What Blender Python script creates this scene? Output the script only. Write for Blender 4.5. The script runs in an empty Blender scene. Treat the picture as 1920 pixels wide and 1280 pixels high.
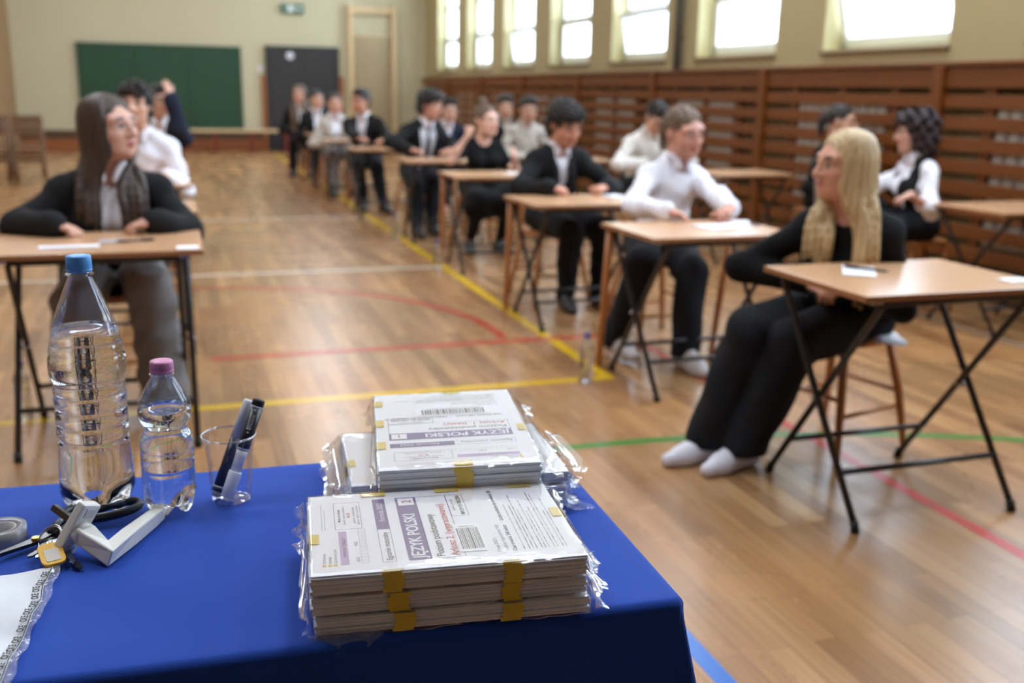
import bpy, bmesh, math, random
import numpy as np
from mathutils import Vector, Matrix

SC = bpy.context.scene
COL = SC.collection
random.seed(7)
rng = np.random.default_rng(11)
PI = math.pi

# ------------------------------------------------------------------ camera
CAM_H = 1.31
r_ = Vector((0.94954096, -0.31307986, 0.01878727))
d_ = Vector((-0.05899617, -0.23711864, -0.96968768))
f_ = Vector((0.3080445, 0.9196498, -0.24362437))
cam_data = bpy.data.cameras.new('camera')
cam = bpy.data.objects.new('camera', cam_data)
COL.objects.link(cam)
rot = Matrix((r_, -d_, -f_)).transposed()
cam.matrix_world = Matrix.Translation((0, 0, CAM_H)) @ rot.to_4x4()
cam_data.sensor_width = 36.0
cam_data.lens = 35.006
cam_data.clip_start = 0.05
cam_data.clip_end = 200
cam_data.dof.use_dof = True
cam_data.dof.focus_distance = 1.13
cam_data.dof.aperture_fstop = 3.8
SC.camera = cam

# ------------------------------------------------------------------ world, exposure
SC.view_settings.view_transform = 'Standard'
SC.view_settings.look = 'None'
SC.view_settings.exposure = 0.58
SC.view_settings.gamma = 1.0
SC.view_settings.use_curve_mapping = False
world = bpy.data.worlds.new('overcast_sky')
SC.world = world
world.use_nodes = True
wn = world.node_tree.nodes
wl = world.node_tree.links
bg = wn['Background']
bg.inputs['Color'].default_value = (0.74, 0.88, 1.10, 1)
bg.inputs['Strength'].default_value = 7.5
SC.cycles.use_denoising = True
SC.cycles.max_bounces = 14
SC.cycles.diffuse_bounces = 6
SC.cycles.glossy_bounces = 6
SC.cycles.transmission_bounces = 12
SC.cycles.transparent_max_bounces = 24
SC.cycles.sample_clamp_indirect = 6.0
SC.cycles.blur_glossy = 0.5

X_WALL, Y_BACK, X_LEFT, Y_FRONT, Z_CEIL = 5.25, 21.9, -2.95, -1.7, 4.7
WIN_Y = [6.78 + 2.22 * (k - 1) for k in range(7, -2, -1)]     # window centres, far to near
WIN_HALF, WIN_Z0, WIN_Z1 = 0.75, 1.69, 4.3

def portal(name, loc, rot_, sx, sy):
    ld = bpy.data.lights.new(name, 'AREA')
    ld.shape = 'RECTANGLE'; ld.size = sx; ld.size_y = sy
    ld.cycles.is_portal = True
    o = bpy.data.objects.new(name, ld); COL.objects.link(o)
    o.location = loc; o.rotation_euler = rot_
    return o
for wy in WIN_Y:
    portal('window_portal', (5.66, wy, (WIN_Z0 + WIN_Z1) / 2), (0, PI / 2, 0), WIN_Z1 - WIN_Z0, 2 * WIN_HALF)

FILL_LAMPS = [(-1.3, y) for y in (2.3, 5.6, 8.9, 12.2, 15.5, 18.8)] + [(1.7, 2.3), (1.7, 5.2), (4.35, 2.3), (4.35, 5.2), (4.35, 8.6), (2.4, 16.4), (2.4, 19.2)]
for lx, ly in FILL_LAMPS:                                # added fill lights under the unseen ceiling, brightening table and room
    ld = bpy.data.lights.new('added_fill_light', 'AREA'); ld.shape = 'RECTANGLE'; ld.size = .5; ld.size_y = 1.3
    ld.energy = 27; ld.color = (.80, .90, 1.06)
    o = bpy.data.objects.new('added_fill_light', ld); COL.objects.link(o); o.location = (lx, ly, Z_CEIL - .095)

# ------------------------------------------------------------------ helpers
def lin(c):
    return tuple(((v / 255.0) / 12.92 if v / 255.0 <= 0.04045 else ((v / 255.0 + 0.055) / 1.055) ** 2.4) for v in c)

def mat(name, rgb, rough=0.5, metal=0.0, spec=0.5, bump=0.0, bscale=60.0, var=0.0, vscale=8.0, stretch=(1, 1, 1), **kw):
    """Principled material with optional noise tint and noise bump (object coordinates)."""
    m = bpy.data.materials.new(name); m.use_nodes = True
    nt = m.node_tree; b = nt.nodes['Principled BSDF']
    c = lin(rgb)
    b.inputs['Base Color'].default_value = (*c, 1)
    b.inputs['Roughness'].default_value = rough
    b.inputs['Metallic'].default_value = metal
    b.inputs['Specular IOR Level'].default_value = spec
    for k, v in kw.items():
        b.inputs[k.replace('_', ' ')].default_value = v
    if bump or var:
        tc = nt.nodes.new('ShaderNodeTexCoord'); mp = nt.nodes.new('ShaderNodeMapping')
        mp.inputs['Scale'].default_value = stretch
        nt.links.new(tc.outputs['Object'], mp.inputs['Vector'])
    if var:
        n = nt.nodes.new('ShaderNodeTexNoise'); n.inputs['Scale'].default_value = vscale
        n.inputs['Detail'].default_value = 5
        nt.links.new(mp.outputs['Vector'], n.inputs['Vector'])
        mx = nt.nodes.new('ShaderNodeMix'); mx.data_type = 'RGBA'
        mx.inputs['A'].default_value = (*[max(0, v * (1 - var)) for v in c], 1)
        mx.inputs['B'].default_value = (*[min(1, v * (1 + var)) for v in c], 1)
        nt.links.new(n.outputs['Fac'], mx.inputs['Factor'])
        nt.links.new(mx.outputs['Result'], b.inputs['Base Color'])
    if bump:
        n2 = nt.nodes.new('ShaderNodeTexNoise'); n2.inputs['Scale'].default_value = bscale
        n2.inputs['Detail'].default_value = 4
        nt.links.new(mp.outputs['Vector'], n2.inputs['Vector'])
        bp = nt.nodes.new('ShaderNodeBump'); bp.inputs['Strength'].default_value = bump
        bp.inputs['Distance'].default_value = 0.01
        nt.links.new(n2.outputs['Fac'], bp.inputs['Height'])
        nt.links.new(bp.outputs['Normal'], b.inputs['Normal'])
    return m

def film(name, tint=(255, 255, 255), gloss=0.10, rough=0.05, haze=0.0, bump=0.0, bscale=30.0, white=(235, 238, 245)):
    """Thin clear plastic: transparent with a fresnel gloss and a little milky haze."""
    m = bpy.data.materials.new(name); m.use_nodes = True
    nt = m.node_tree; nt.nodes.clear()
    out = nt.nodes.new('ShaderNodeOutputMaterial')
    tr = nt.nodes.new('ShaderNodeBsdfTransparent'); tr.inputs['Color'].default_value = (*lin(tint), 1)
    gl = nt.nodes.new('ShaderNodeBsdfGlossy'); gl.inputs['Roughness'].default_value = rough
    df = nt.nodes.new('ShaderNodeBsdfDiffuse'); df.inputs['Color'].default_value = (*lin(white), 1)
    lw = nt.nodes.new('ShaderNodeLayerWeight'); lw.inputs['Blend'].default_value = 0.25
    mm = nt.nodes.new('ShaderNodeMath'); mm.operation = 'MULTIPLY_ADD'
    mm.inputs[1].default_value = 0.40; mm.inputs[2].default_value = gloss
    nt.links.new(lw.outputs['Fresnel'], mm.inputs[0])
    m1 = nt.nodes.new('ShaderNodeMixShader'); m1.inputs['Fac'].default_value = haze
    nt.links.new(tr.outputs[0], m1.inputs[1]); nt.links.new(df.outputs[0], m1.inputs[2])
    m2 = nt.nodes.new('ShaderNodeMixShader')
    nt.links.new(mm.outputs[0], m2.inputs['Fac'])
    nt.links.new(m1.outputs[0], m2.inputs[1]); nt.links.new(gl.outputs[0], m2.inputs[2])
    nt.links.new(m2.outputs[0], out.inputs['Surface'])
    if bump:
        tc = nt.nodes.new('ShaderNodeTexCoord')
        n2 = nt.nodes.new('ShaderNodeTexNoise'); n2.inputs['Scale'].default_value = bscale
        n2.inputs['Detail'].default_value = 3; n2.inputs['Distortion'].default_value = 1.2
        nt.links.new(tc.outputs['Object'], n2.inputs['Vector'])
        bp = nt.nodes.new('ShaderNodeBump'); bp.inputs['Strength'].default_value = bump
        bp.inputs['Distance'].default_value = 0.01
        nt.links.new(n2.outputs['Fac'], bp.inputs['Height'])
        for s in (gl, lw, df):
            nt.links.new(bp.outputs['Normal'], s.inputs['Normal'])
    return m

def tag(o, label=None, cat=None, group=None, kind=None):
    if label: o['label'] = label
    if cat: o['category'] = cat
    if group: o['group'] = group
    if kind: o['kind'] = kind
    return o

def empty(name, loc=(0, 0, 0), rz=0.0):
    o = bpy.data.objects.new(name, None); COL.objects.link(o)
    o.location = loc; o.rotation_euler = (0, 0, rz); o.empty_display_size = 0.05
    return o

def kids(o):
    return [c for c in COL.objects if c.parent is o]

def copy_tree(o, parent=None):
    c = o.copy(); COL.objects.link(c)
    if parent is not None:
        c.parent = parent
        c.matrix_parent_inverse = o.matrix_parent_inverse.copy()
    for ch in kids(o):
        copy_tree(ch, c)
    return c

class MB:
    """Collects shapes, then links them as one mesh object."""
    def __init__(s): s.v = []; s.f = []; s.m = []; s.s = []
    def add(s, vs, fs, mi=0, smooth=False):
        o = len(s.v); s.v += [tuple(p) for p in vs]
        for f in fs:
            s.f.append([i + o for i in f]); s.m.append(mi); s.s.append(smooth)
    def box(s, c, size, R=None, mi=0, bev=0.0):
        c = Vector(c); hx, hy, hz = size[0] / 2, size[1] / 2, size[2] / 2
        if bev > 0:
            b = min(bev, hx * .95, hy * .95, hz * .95)
            bm = bmesh.new()
            bmesh.ops.create_cube(bm, size=1.0)
            for v in bm.verts: v.co = Vector((v.co.x * 2 * hx, v.co.y * 2 * hy, v.co.z * 2 * hz))
            bmesh.ops.bevel(bm, geom=list(bm.edges), offset=b, segments=2, affect='EDGES', profile=0.6)
            bm.verts.index_update()
            vs = [v.co.copy() for v in bm.verts]; fs = [[v.index for v in f.verts] for f in bm.faces]
            bm.free()
        else:
            vs = [Vector((x * hx, y * hy, z * hz)) for x in (-1, 1) for y in (-1, 1) for z in (-1, 1)]
            fs = [(0, 1, 3, 2), (4, 6, 7, 5), (0, 4, 5, 1), (2, 3, 7, 6), (0, 2, 6, 4), (1, 5, 7, 3)]
        if R is not None: vs = [R @ v for v in vs]
        s.add([v + c for v in vs], fs, mi)
        return s
    def sweep(s, pts, r, seg=10, mi=0, cap=True, smooth=True, closed=False, flat=1.0):
        pts = [Vector(p) for p in pts]; n = len(pts)
        rs = r if hasattr(r, '__len__') else [r] * n
        vs = []; fs = []; prev = None
        for i, p in enumerate(pts):
            if closed: t = (pts[(i + 1) % n] - pts[i - 1])
            else: t = pts[min(i + 1, n - 1)] - pts[max(i - 1, 0)]
            if t.length < 1e-9: t = Vector((0, 0, 1))
            t.normalize()
            if prev is None:
                a = Vector((0, 0, 1)) if abs(t.z) < .9 else Vector((1, 0, 0))
                u = a.cross(t).normalized()
            else:
                u = (prev - t * prev.dot(t))
                u = u.normalized() if u.length > 1e-6 else t.orthogonal().normalized()
            prev = u; w = t.cross(u)
            for k in range(seg):
                a = 2 * PI * k / seg
                vs.append(p + u * (rs[i] * math.cos(a)) + w * (rs[i] * flat * math.sin(a)))
        m = n if closed else n - 1
        for i in range(m):
            j = (i + 1) % n
            for k in range(seg):
                k2 = (k + 1) % seg
                fs.append((i * seg + k, i * seg + k2, j * seg + k2, j * seg + k))
        s.add(vs, fs, mi, smooth)
        if cap and not closed:
            o = len(s.v) - len(vs)
            s.f.append([o + k for k in range(seg)][::-1]); s.m.append(mi); s.s.append(False)
            s.f.append([o + (n - 1) * seg + k for k in range(seg)]); s.m.append(mi); s.s.append(False)
        return s
    def cyl(s, a, b, r0, r1=None, seg=12, mi=0, smooth=True):
        return s.sweep([a, b], [r0, r0 if r1 is None else r1], seg, mi, True, smooth)
    def lathe(s, prof, seg=32, c=(0, 0, 0), mi=0, mod=None, smooth=True, close=True):
        c = Vector(c); vs = []; fs = []; n = len(prof)
        for (r, z) in prof:
            for k in range(seg):
                a = 2 * PI * k / seg
                rr, zz = (r, z) if mod is None else mod(r, z, a)
                vs.append((c.x + rr * math.cos(a), c.y + rr * math.sin(a), c.z + zz))
        for i in range(n - 1):
            for k in range(seg):
                k2 = (k + 1) % seg
                fs.append((i * seg + k, i * seg + k2, (i + 1) * seg + k2, (i + 1) * seg + k))
        if close:
            if prof[0][0] > 1e-6: fs.append(tuple(range(seg))[::-1])
            if prof[-1][0] > 1e-6: fs.append(tuple((n - 1) * seg + k for k in range(seg)))
        s.add(vs, fs, mi, smooth)
        return s
    def prism(s, outline, t, M=None, mi=0, bev=0.0):
        """outline: 2D points (ccw) extruded from z=0 to z=t, placed by M"""
        n = len(outline)
        vs = [Vector((x, y, 0)) for x, y in outline] + [Vector((x, y, t)) for x, y in outline]
        fs = [tuple(range(n))[::-1], tuple(range(n, 2 * n))] + [(i, (i + 1) % n, n + (i + 1) % n, n + i) for i in range(n)]
        if bev > 0:
            bm = bmesh.new()
            bv = [bm.verts.new(v) for v in vs]
            for f in fs: bm.faces.new([bv[i] for i in f])
            bmesh.ops.bevel(bm, geom=list(bm.edges), offset=bev, segments=2, affect='EDGES', profile=0.6)
            bm.verts.index_update()
            vs = [v.co.copy() for v in bm.verts]; fs = [[v.index for v in f.verts] for f in bm.faces]
            bm.free()
        if M is not None: vs = [M @ v for v in vs]
        s.add(vs, fs, mi)
        return s
    def rect(s, x0, y0, x1, y1, z, mi=0, M=None):
        vs = [Vector((x0, y0, z)), Vector((x1, y0, z)), Vector((x1, y1, z)), Vector((x0, y1, z))]
        if M is not None: vs = [M @ v for v in vs]
        s.add(vs, [(0, 1, 2, 3)], mi); return s
    def text(s, string, size, x, y, z=0.0, mi=0, M=None, align='LEFT', width=None, bold=0.0, shear=0.0):
        cu = bpy.data.curves.new('t', 'FONT'); cu.body = string; cu.size = size
        cu.align_x = align; cu.resolution_u = 3; cu.offset = bold; cu.shear = shear
        o = bpy.data.objects.new('t', cu); COL.objects.link(o)
        dg = bpy.context.evaluated_depsgraph_get()
        me = o.evaluated_get(dg).to_mesh()
        vs = [v.co.copy() for v in me.vertices]; fs = [tuple(p.vertices) for p in me.polygons]
        o.evaluated_get(dg).to_mesh_clear()
        bpy.data.objects.remove(o); bpy.data.curves.remove(cu)
        if not vs: return s
        if width:
            w = max(v.x for v in vs) - min(v.x for v in vs)
            for v in vs: v.x *= width / w
        vs = [Vector((v.x + x, v.y + y, z)) for v in vs]
        if M is not None: vs = [M @ v for v in vs]
        s.add(vs, fs, mi); return s
    def build(s, name, mats, parent=None, loc=None, rot=None):
        me = bpy.data.meshes.new(name)
        me.from_pydata([tuple(v) for v in s.v], [], s.f)
        for m in (mats if isinstance(mats, (list, tuple)) else [mats]): me.materials.append(m)
        me.polygons.foreach_set('material_index', s.m)
        me.polygons.foreach_set('use_smooth', s.s)
        me.update()
        o = bpy.data.objects.new(name, me); COL.objects.link(o)
        if parent is not None: o.parent = parent
        if loc is not None: o.location = loc
        if rot is not None: o.rotation_euler = rot
        return o

def recalc(o):
    bm = bmesh.new(); bm.from_mesh(o.data)
    bmesh.ops.recalc_face_normals(bm, faces=bm.faces)
    bm.to_mesh(o.data); bm.free()
    return o
# ------------------------------------------------------------------ materials of the room
def floor_material():
    m = bpy.data.materials.new('parquet'); m.use_nodes = True
    nt = m.node_tree; N = nt.nodes; L = nt.links; b = N['Principled BSDF']
    tc = N.new('ShaderNodeTexCoord')
    mp = N.new('ShaderNodeMapping'); mp.inputs['Rotation'].default_value = (0, 0, PI / 2)
    L.new(tc.outputs['Object'], mp.inputs['Vector'])
    def brick(sc, w, c1, c2, mortar):
        k = N.new('ShaderNodeTexBrick'); k.offset = 0.37; k.offset_frequency = 2
        k.inputs['Scale'].default_value = 1.0
        k.inputs['Brick Width'].default_value = w; k.inputs['Row Height'].default_value = sc
        k.inputs['Mortar Size'].default_value = mortar; k.inputs['Mortar Smooth'].default_value = 0.2
        k.inputs['Color1'].default_value = (*lin(c1), 1); k.inputs['Color2'].default_value = (*lin(c2), 1)
        k.inputs['Mortar'].default_value = (*lin((84, 58, 36)), 1)
        L.new(mp.outputs[0], k.inputs['Vector']); return k
    b1 = brick(0.068, 0.62, (138, 102, 68), (184, 146, 102), 0.0014)
    b2 = brick(0.068, 1.24, (128, 92, 58), (194, 156, 112), 0.0)
    b2.offset = 0.21
    mx = N.new('ShaderNodeMix'); mx.data_type = 'RGBA'; mx.inputs['Factor'].default_value = 0.5
    L.new(b1.outputs['Color'], mx.inputs['A']); L.new(b2.outputs['Color'], mx.inputs['B'])
    # worn varnish: large warm and grey patches, fine grain along the boards
    big = N.new('ShaderNodeTexNoise'); big.inputs['Scale'].default_value = 1.3; big.inputs['Detail'].default_value = 6
    L.new(tc.outputs['Object'], big.inputs['Vector'])
    rp = N.new('ShaderNodeValToRGB')
    rp.color_ramp.elements[0].position = 0.36; rp.color_ramp.elements[0].color = (*lin((150, 142, 130)), 1)
    rp.color_ramp.elements[1].position = 0.62; rp.color_ramp.elements[1].color = (*lin((196, 160, 116)), 1)
    L.new(big.outputs['Fac'], rp.inputs[0])
    ov = N.new('ShaderNodeMix'); ov.data_type = 'RGBA'; ov.blend_type = 'OVERLAY'; ov.inputs['Factor'].default_value = 0.38
    L.new(mx.outputs['Result'], ov.inputs['A']); L.new(rp.outputs[0], ov.inputs['B'])
    mg = N.new('ShaderNodeMapping'); mg.inputs['Scale'].default_value = (60, 2.2, 1)
    L.new(tc.outputs['Object'], mg.inputs['Vector'])
    gr = N.new('ShaderNodeTexNoise'); gr.inputs['Scale'].default_value = 1.0; gr.inputs['Detail'].default_value = 5
    L.new(mg.outputs[0], gr.inputs['Vector'])
    mu = N.new('ShaderNodeMix'); mu.data_type = 'RGBA'; mu.blend_type = 'SOFT_LIGHT'; mu.inputs['Factor'].default_value = 0.55
    L.new(ov.outputs['Result'], mu.inputs['A']); L.new(gr.outputs['Fac'], mu.inputs['B'])
    L.new(mu.outputs['Result'], b.inputs['Base Color'])
    rr = N.new('ShaderNodeMapRange'); rr.inputs['To Min'].default_value = 0.20; rr.inputs['To Max'].default_value = 0.34
    L.new(big.outputs['Fac'], rr.inputs['Value']); L.new(rr.outputs[0], b.inputs['Roughness'])
    b.inputs['Specular IOR Level'].default_value = 0.55
    bp = N.new('ShaderNodeBump'); bp.inputs['Strength'].default_value = 0.06; bp.inputs['Distance'].default_value = 0.004
    L.new(b1.outputs['Fac'], bp.inputs['Height']); bp.invert = True
    L.new(bp.outputs[0], b.inputs['Normal'])
    return m

M_floor = floor_material()
M_cream = mat('cream_wall_paint', (194, 186, 154), 0.75, var=0.06, vscale=1.5, bump=0.05, bscale=120)
M_ochre = mat('ochre_wall_paint', (172, 156, 114), 0.75, var=0.06, vscale=1.5, bump=0.05, bscale=120)
M_ceil = mat('ceiling_paint', (236, 232, 220), 0.85)
M_wood_slat = mat('red_brown_wood', (112, 60, 16), 0.42, var=0.28, vscale=3.0, stretch=(1, 1, 9))
M_wood_dark = mat('dark_brown_wood', (84, 58, 38), 0.5, var=0.2, vscale=4)
M_wood_orange = mat('orange_brown_wood', (146, 84, 42), 0.45, var=0.2, vscale=5, stretch=(1, 1, 6))
M_wood_pale = mat('pale_pine', (214, 186, 142), 0.5, var=0.12, vscale=5)
M_white_pvc = mat('white_window_frame', (232, 234, 232), 0.35)
M_sill = mat('sill_brown_tile', (126, 104, 74), 0.5)
M_black = mat('black_door_paint', (44, 42, 42), 0.55)
M_green = mat('green_board', (26, 66, 40), 0.6, var=0.15, vscale=2)
M_radiator = mat('pale_radiator', (208, 204, 196), 0.4)
M_dark_gap = mat('grey_plinth_paint', (96, 80, 62), 0.7)
M_reveal = mat('cream_window_reveal', (196, 186, 140), .6)
M_pane = film('window_pane', (250, 253, 252), gloss=0.03, rough=0.0)

def structure(o): o['kind'] = 'structure'; return o

# floor, ceiling, walls
b = MB(); b.box(((X_LEFT + 5.6) / 2, (Y_BACK + Y_FRONT) / 2, -0.05), (5.6 - X_LEFT + .4, Y_BACK - Y_FRONT + .6, 0.1))
structure(b.build('floor', M_floor))
b = MB(); b.box(((X_LEFT + 5.6) / 2, (Y_BACK + Y_FRONT) / 2, Z_CEIL + .1), (5.6 - X_LEFT + .4, Y_BACK - Y_FRONT + .6, 0.2))
structure(b.build('ceiling', M_ceil))
b = MB(); b.box(((X_LEFT + 5.6) / 2, Y_BACK + .15, Z_CEIL / 2), (5.6 - X_LEFT, .3, Z_CEIL))
structure(b.build('wall_back', M_cream))
b = MB(); b.box(((X_LEFT + 5.6) / 2, Y_FRONT - .15, Z_CEIL / 2), (5.6 - X_LEFT, .3, Z_CEIL))
structure(b.build('wall_front', mat('bounce_cutting_dark', (46, 45, 48), .6, var=.2, vscale=4)))  # unseen wall, set close and dark to cut bounce light on the table
b = MB(); b.box((X_LEFT - .15, (Y_BACK + Y_FRONT) / 2, Z_CEIL / 2), (.3, Y_BACK - Y_FRONT + .6, Z_CEIL))
structure(b.build('wall_left', M_cream))
b = MB()
xm, xt = (X_WALL + 5.6) / 2, 5.6 - X_WALL
b.box((xm, (Y_BACK + Y_FRONT) / 2, WIN_Z0 / 2), (xt, Y_BACK - Y_FRONT + .6, WIN_Z0))
b.box((xm, (Y_BACK + Y_FRONT) / 2, (WIN_Z1 + Z_CEIL) / 2), (xt, Y_BACK - Y_FRONT + .6, Z_CEIL - WIN_Z1))
edges = [Y_FRONT - .3]
for wy in sorted(WIN_Y): edges += [wy - WIN_HALF, wy + WIN_HALF]
edges.append(Y_BACK + .3)
for i in range(0, len(edges), 2):
    b.box((xm, (edges[i] + edges[i + 1]) / 2, (WIN_Z0 + WIN_Z1) / 2), (xt, edges[i + 1] - edges[i], WIN_Z1 - WIN_Z0))
structure(b.build('wall_right', M_ochre))

# windows: white frame, two fixed upper lights, a lower sash that is shut or tilted in
OPEN = {0: 0, 1: 0, 2: 9, 3: 0, 4: 10, 5: 0, 6: 16}
for i, wy in enumerate(WIN_Y):
    root = structure(empty('window_%d' % (i + 1), (5.47, wy, WIN_Z0)))
    H = WIN_Z1 - WIN_Z0; w = 2 * WIN_HALF
    fr = MB()
    for z in (0.03, 0.62, 1.22, H - 0.03): fr.box((0, 0, z), (.06, w - .004, .06), bev=.006)
    for y in (-w / 2 + .032, w / 2 - .032): fr.box((0, y, H / 2), (.06, .06, H - .004), bev=.006)
    structure(fr.build('window_frame', M_white_pvc, root))
    rv = MB()
    for y in (-w / 2 + .004, w / 2 - .004): rv.box((-.045, y, H / 2), (.35, .008, H - .002))
    rv.box((-.045, 0, .004), (.35, w, .008)); rv.box((-.045, 0, H - .004), (.35, w, .008))
    structure(rv.build('reveal', M_reveal, root))
    pn = MB()
    pn.box((0, 0, .92), (.006, w - .12, .55)); pn.box((0, 0, (1.25 + H - .06) / 2), (.006, w - .12, H - 1.34))
    structure(pn.build('pane', M_pane, root))
    sa = empty('sash', (0, 0, 0.06)); sa.parent = root; structure(sa)
    sa.rotation_euler = (0, -math.radians(OPEN.get(i, 0)), 0)
    sm = MB(); sh = .535; sw = w - .13
    for z in (.03, sh - .03): sm.box((-.035, 0, z), (.05, sw, .065), bev=.008)
    for y in (-sw / 2 + .03, sw / 2 - .03): sm.box((-.035, y, sh / 2), (.05, .065, sh), bev=.008)
    structure(sm.build('sash_frame', M_white_pvc, sa))
    sp = MB(); sp.box((-.035, 0, sh / 2), (.006, sw - .12, sh - .12)); structure(sp.build('sash_pane', M_pane, sa))
    sl = MB(); sl.box((-.150, 0, -.018), (.20, w + .03, .030), bev=.008); structure(sl.build('window_sill', M_sill, root))

# slatted wooden screens along the window wall, radiators behind them
XG = 5.06
PITCH = 2.24
for k in range(-2, 8):
    y0 = 5.85 + PITCH * (k - 1)
    y1 = min(y0 + PITCH, Y_BACK - .35)
    if y1 - y0 < .5: continue
    root = structure(empty('trim_%d' % (k + 20), (XG, y0, 0)))
    p = MB(); p.box((-.005, 0, .765), (.06, .10, 1.53), bev=.005)
    structure(p.build('post', M_wood_slat, root))
    s = MB(); L = y1 - y0
    s.box((0.01, L / 2, 1.455), (.03, L - .10, .13), bev=.004)
    z = 1.30
    while z > .08:
        s.box((0.01, L / 2, z), (.024, L - .10, .088), bev=.004); z -= .143
    structure(s.build('slats', M_wood_slat, root))
    q = MB()
    for t in (.22, .5, .80): q.box((.042, L * t, .74), (.03, .09, 1.44))
    structure(q.build('batten', M_wood_slat, root))
    c = MB(); c.box((.09, L / 2, 1.545), (.24, L, .03), bev=.004)
    structure(c.build('ledge', M_wood_slat, root))
    if L > 1.5:
        rd = MB()
        for j in range(11): rd.box((0, (j - 5) * .115, 0), (.055, .098, .95), bev=.02)
        rd.box((0, 0, .44), (.04, 1.24, .05)); rd.box((0, 0, -.44), (.04, 1.24, .05))
        o = rd.build('radiator', M_radiator, None, (5.135, y0 + L * .55, .83))
        tag(o, 'pale ribbed radiator showing through the gaps of the slatted wooden wall screen', 'radiator', 'radiators behind the slatted screen')

# back wall: baseboard, dado, green board, doors, wall bars, exit sign
b = MB(); b.box(((X_LEFT + X_WALL) / 2, Y_BACK - .02, .11), (X_WALL - X_LEFT, .04, .22), bev=.004)
structure(b.build('baseboard_back', M_wood_orange))
b = MB(); b.box(((X_LEFT + X_WALL) / 2, Y_BACK - .015, .31), (X_WALL - X_LEFT, .03, .18))
structure(b.build('trim_1', M_wood_dark))
b = MB()
for y in np.arange(-1.6, 21.7, .4): b.box((X_LEFT + .02, y + .2, 1.9), (.04, .385, 3.8), bev=.006)
structure(b.build('trim_2', mat('brown_wall_boards', (150, 118, 80), .55, var=.15, vscale=3)))

root = empty('chalkboard', (-.205, Y_BACK - .03, 1.245))
tag(root, 'wide dark green board mounted on the cream end wall', 'board')
b = MB()
for x in (-1.02, 0, 1.02): b.box((x, 0, 0), (1.012, .03, 1.62), bev=.003)
b.build('board_panel', M_green, root)
b = MB()
b.box((0, -.005, .825), (3.10, .05, .03)); b.box((0, -.005, -.825), (3.10, .05, .03))
for x in (-1.54, 1.54): b.box((x, -.005, 0), (.03, .05, 1.68))
b.build('board_frame', mat('dark_green_frame', (40, 62, 44), .5), root)

root = structure(empty('door_1', (2.59, Y_BACK - .03, 0)))
b = MB()
for x in (-.352, .352): b.box((x, 0, 1.04), (.70, .05, 2.06), bev=.004)
structure(b.build('door_leaf', M_black, root))
b = MB()
for x in (-.735, .735): b.box((x, 0, 1.06), (.05, .09, 2.12))
b.box((0, 0, 2.105), (1.52, .09, .05))
structure(b.build('door_frame', M_black, root))
b = MB()
for x in (-.80, .80): b.box((x, -.01, .77), (.09, .07, 1.54), bev=.004)
structure(b.build('side_board', M_wood_orange, root))
b = MB(); b.cyl((.06, -.03, 1.0), (.06, -.09, 1.0), .012); b.cyl((.06, -.09, 1.0), (.18, -.09, 1.0), .011)
structure(b.build('door_handle', mat('dull_steel', (150, 150, 150), .35, 1.0), root))
b = MB(); b.cyl((0, 0, 0), (0, -.008, 0), .075, seg=24, smooth=False)
o = b.build('door_sign', mat('white_plate', (214, 214, 220), .5), None, (2.34, Y_BACK - .058, 1.94))
tag(o, 'small round white plate high on the black double door', 'sign')
b = MB(); b.box((0, 0, 0), (.075, .03, .13), bev=.006); b.box((0, -.017, 0), (.045, .012, .07), bev=.004)
o = b.build('light_switch', mat('white_plastic_switch', (225, 226, 230), .4), None, (1.72, Y_BACK - .02, 1.66))
tag(o, 'white light switch on the cream wall beside the black double door', 'switch')

root = empty('exit_sign', (2.42, Y_BACK - .04, 2.87)); tag(root, 'green and white emergency exit sign above the black double door', 'exit sign')
b = MB(); b.box((0, 0, 0), (.46, .06, .18), bev=.008); b.build('sign_case', mat('exit_green', (28, 92, 66), .5), root)
b = MB(); b.rect(-.06, -.06, .06, .06, 0, 0, Matrix.Translation((-.03, -.032, 0)) @ Matrix.Rotation(PI / 2, 4, 'X'))
T = Matrix.Translation((0, -.033, 0)) @ Matrix.Rotation(PI / 2, 4, 'X')
b.prism([(.07, -.02), (.13, -.02), (.13, -.05), (.19, 0), (.13, .05), (.13, .02), (.07, .02)], .001, T)
b.sweep([(-.15, -.034, -.06), (-.13, -.034, -.01), (-.15, -.034, .03)], .010, 6); b.sweep([(-.13, -.034, -.01), (-.10, -.034, -.05)], .010, 6)
b.cyl((-.14, -.034, .055), (-.14, -.038, .055), .017)
b.build('pictogram', mat('exit_white', (214, 224, 220), .5), root)

M_rung = mat('worn_beech_rung', (206, 180, 140), .5)
root = empty('wall_bars', (4.06, Y_BACK - .09, 0)); tag(root, 'pale wooden climbing wall bars beside the black double door', 'wall bars')
for x in (-.46, .46):
    b = MB(); b.box((x, 0, 1.5), (.09, .14, 3.0), bev=.01); b.build('upright', M_wood_pale, root)
b = MB(); b.box((0, .0, 2.9), (.84, .05, .12), bev=.01); b.build('top_board', M_wood_pale, root)
for k in range(18):
    b = MB(); b.cyl((-.43, -.02, .18 + k * .128), (.43, -.02, .18 + k * .128), .027, seg=10); b.build('rung', M_rung, root)

root = empty('gym_bench', (1.45, 21.35, 0)); tag(root, 'long low gym bench with red feet against the end wall', 'bench')
b = MB(); b.box((0, 0, .43), (3.3, .26, .05), bev=.008); b.build('bench_top', M_wood_pale, root)
M_redleg = mat('red_brown_paint', (120, 36, 28), .5)
for x in (-1.40, -.70, .0, .70, 1.40):
    b = MB(); b.box((x, 0, .21), (.06, .22, .39), bev=.008); b.box((x, 0, .025), (.07, .34, .05), bev=.008); b.build('leg', M_redleg, root)

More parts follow.
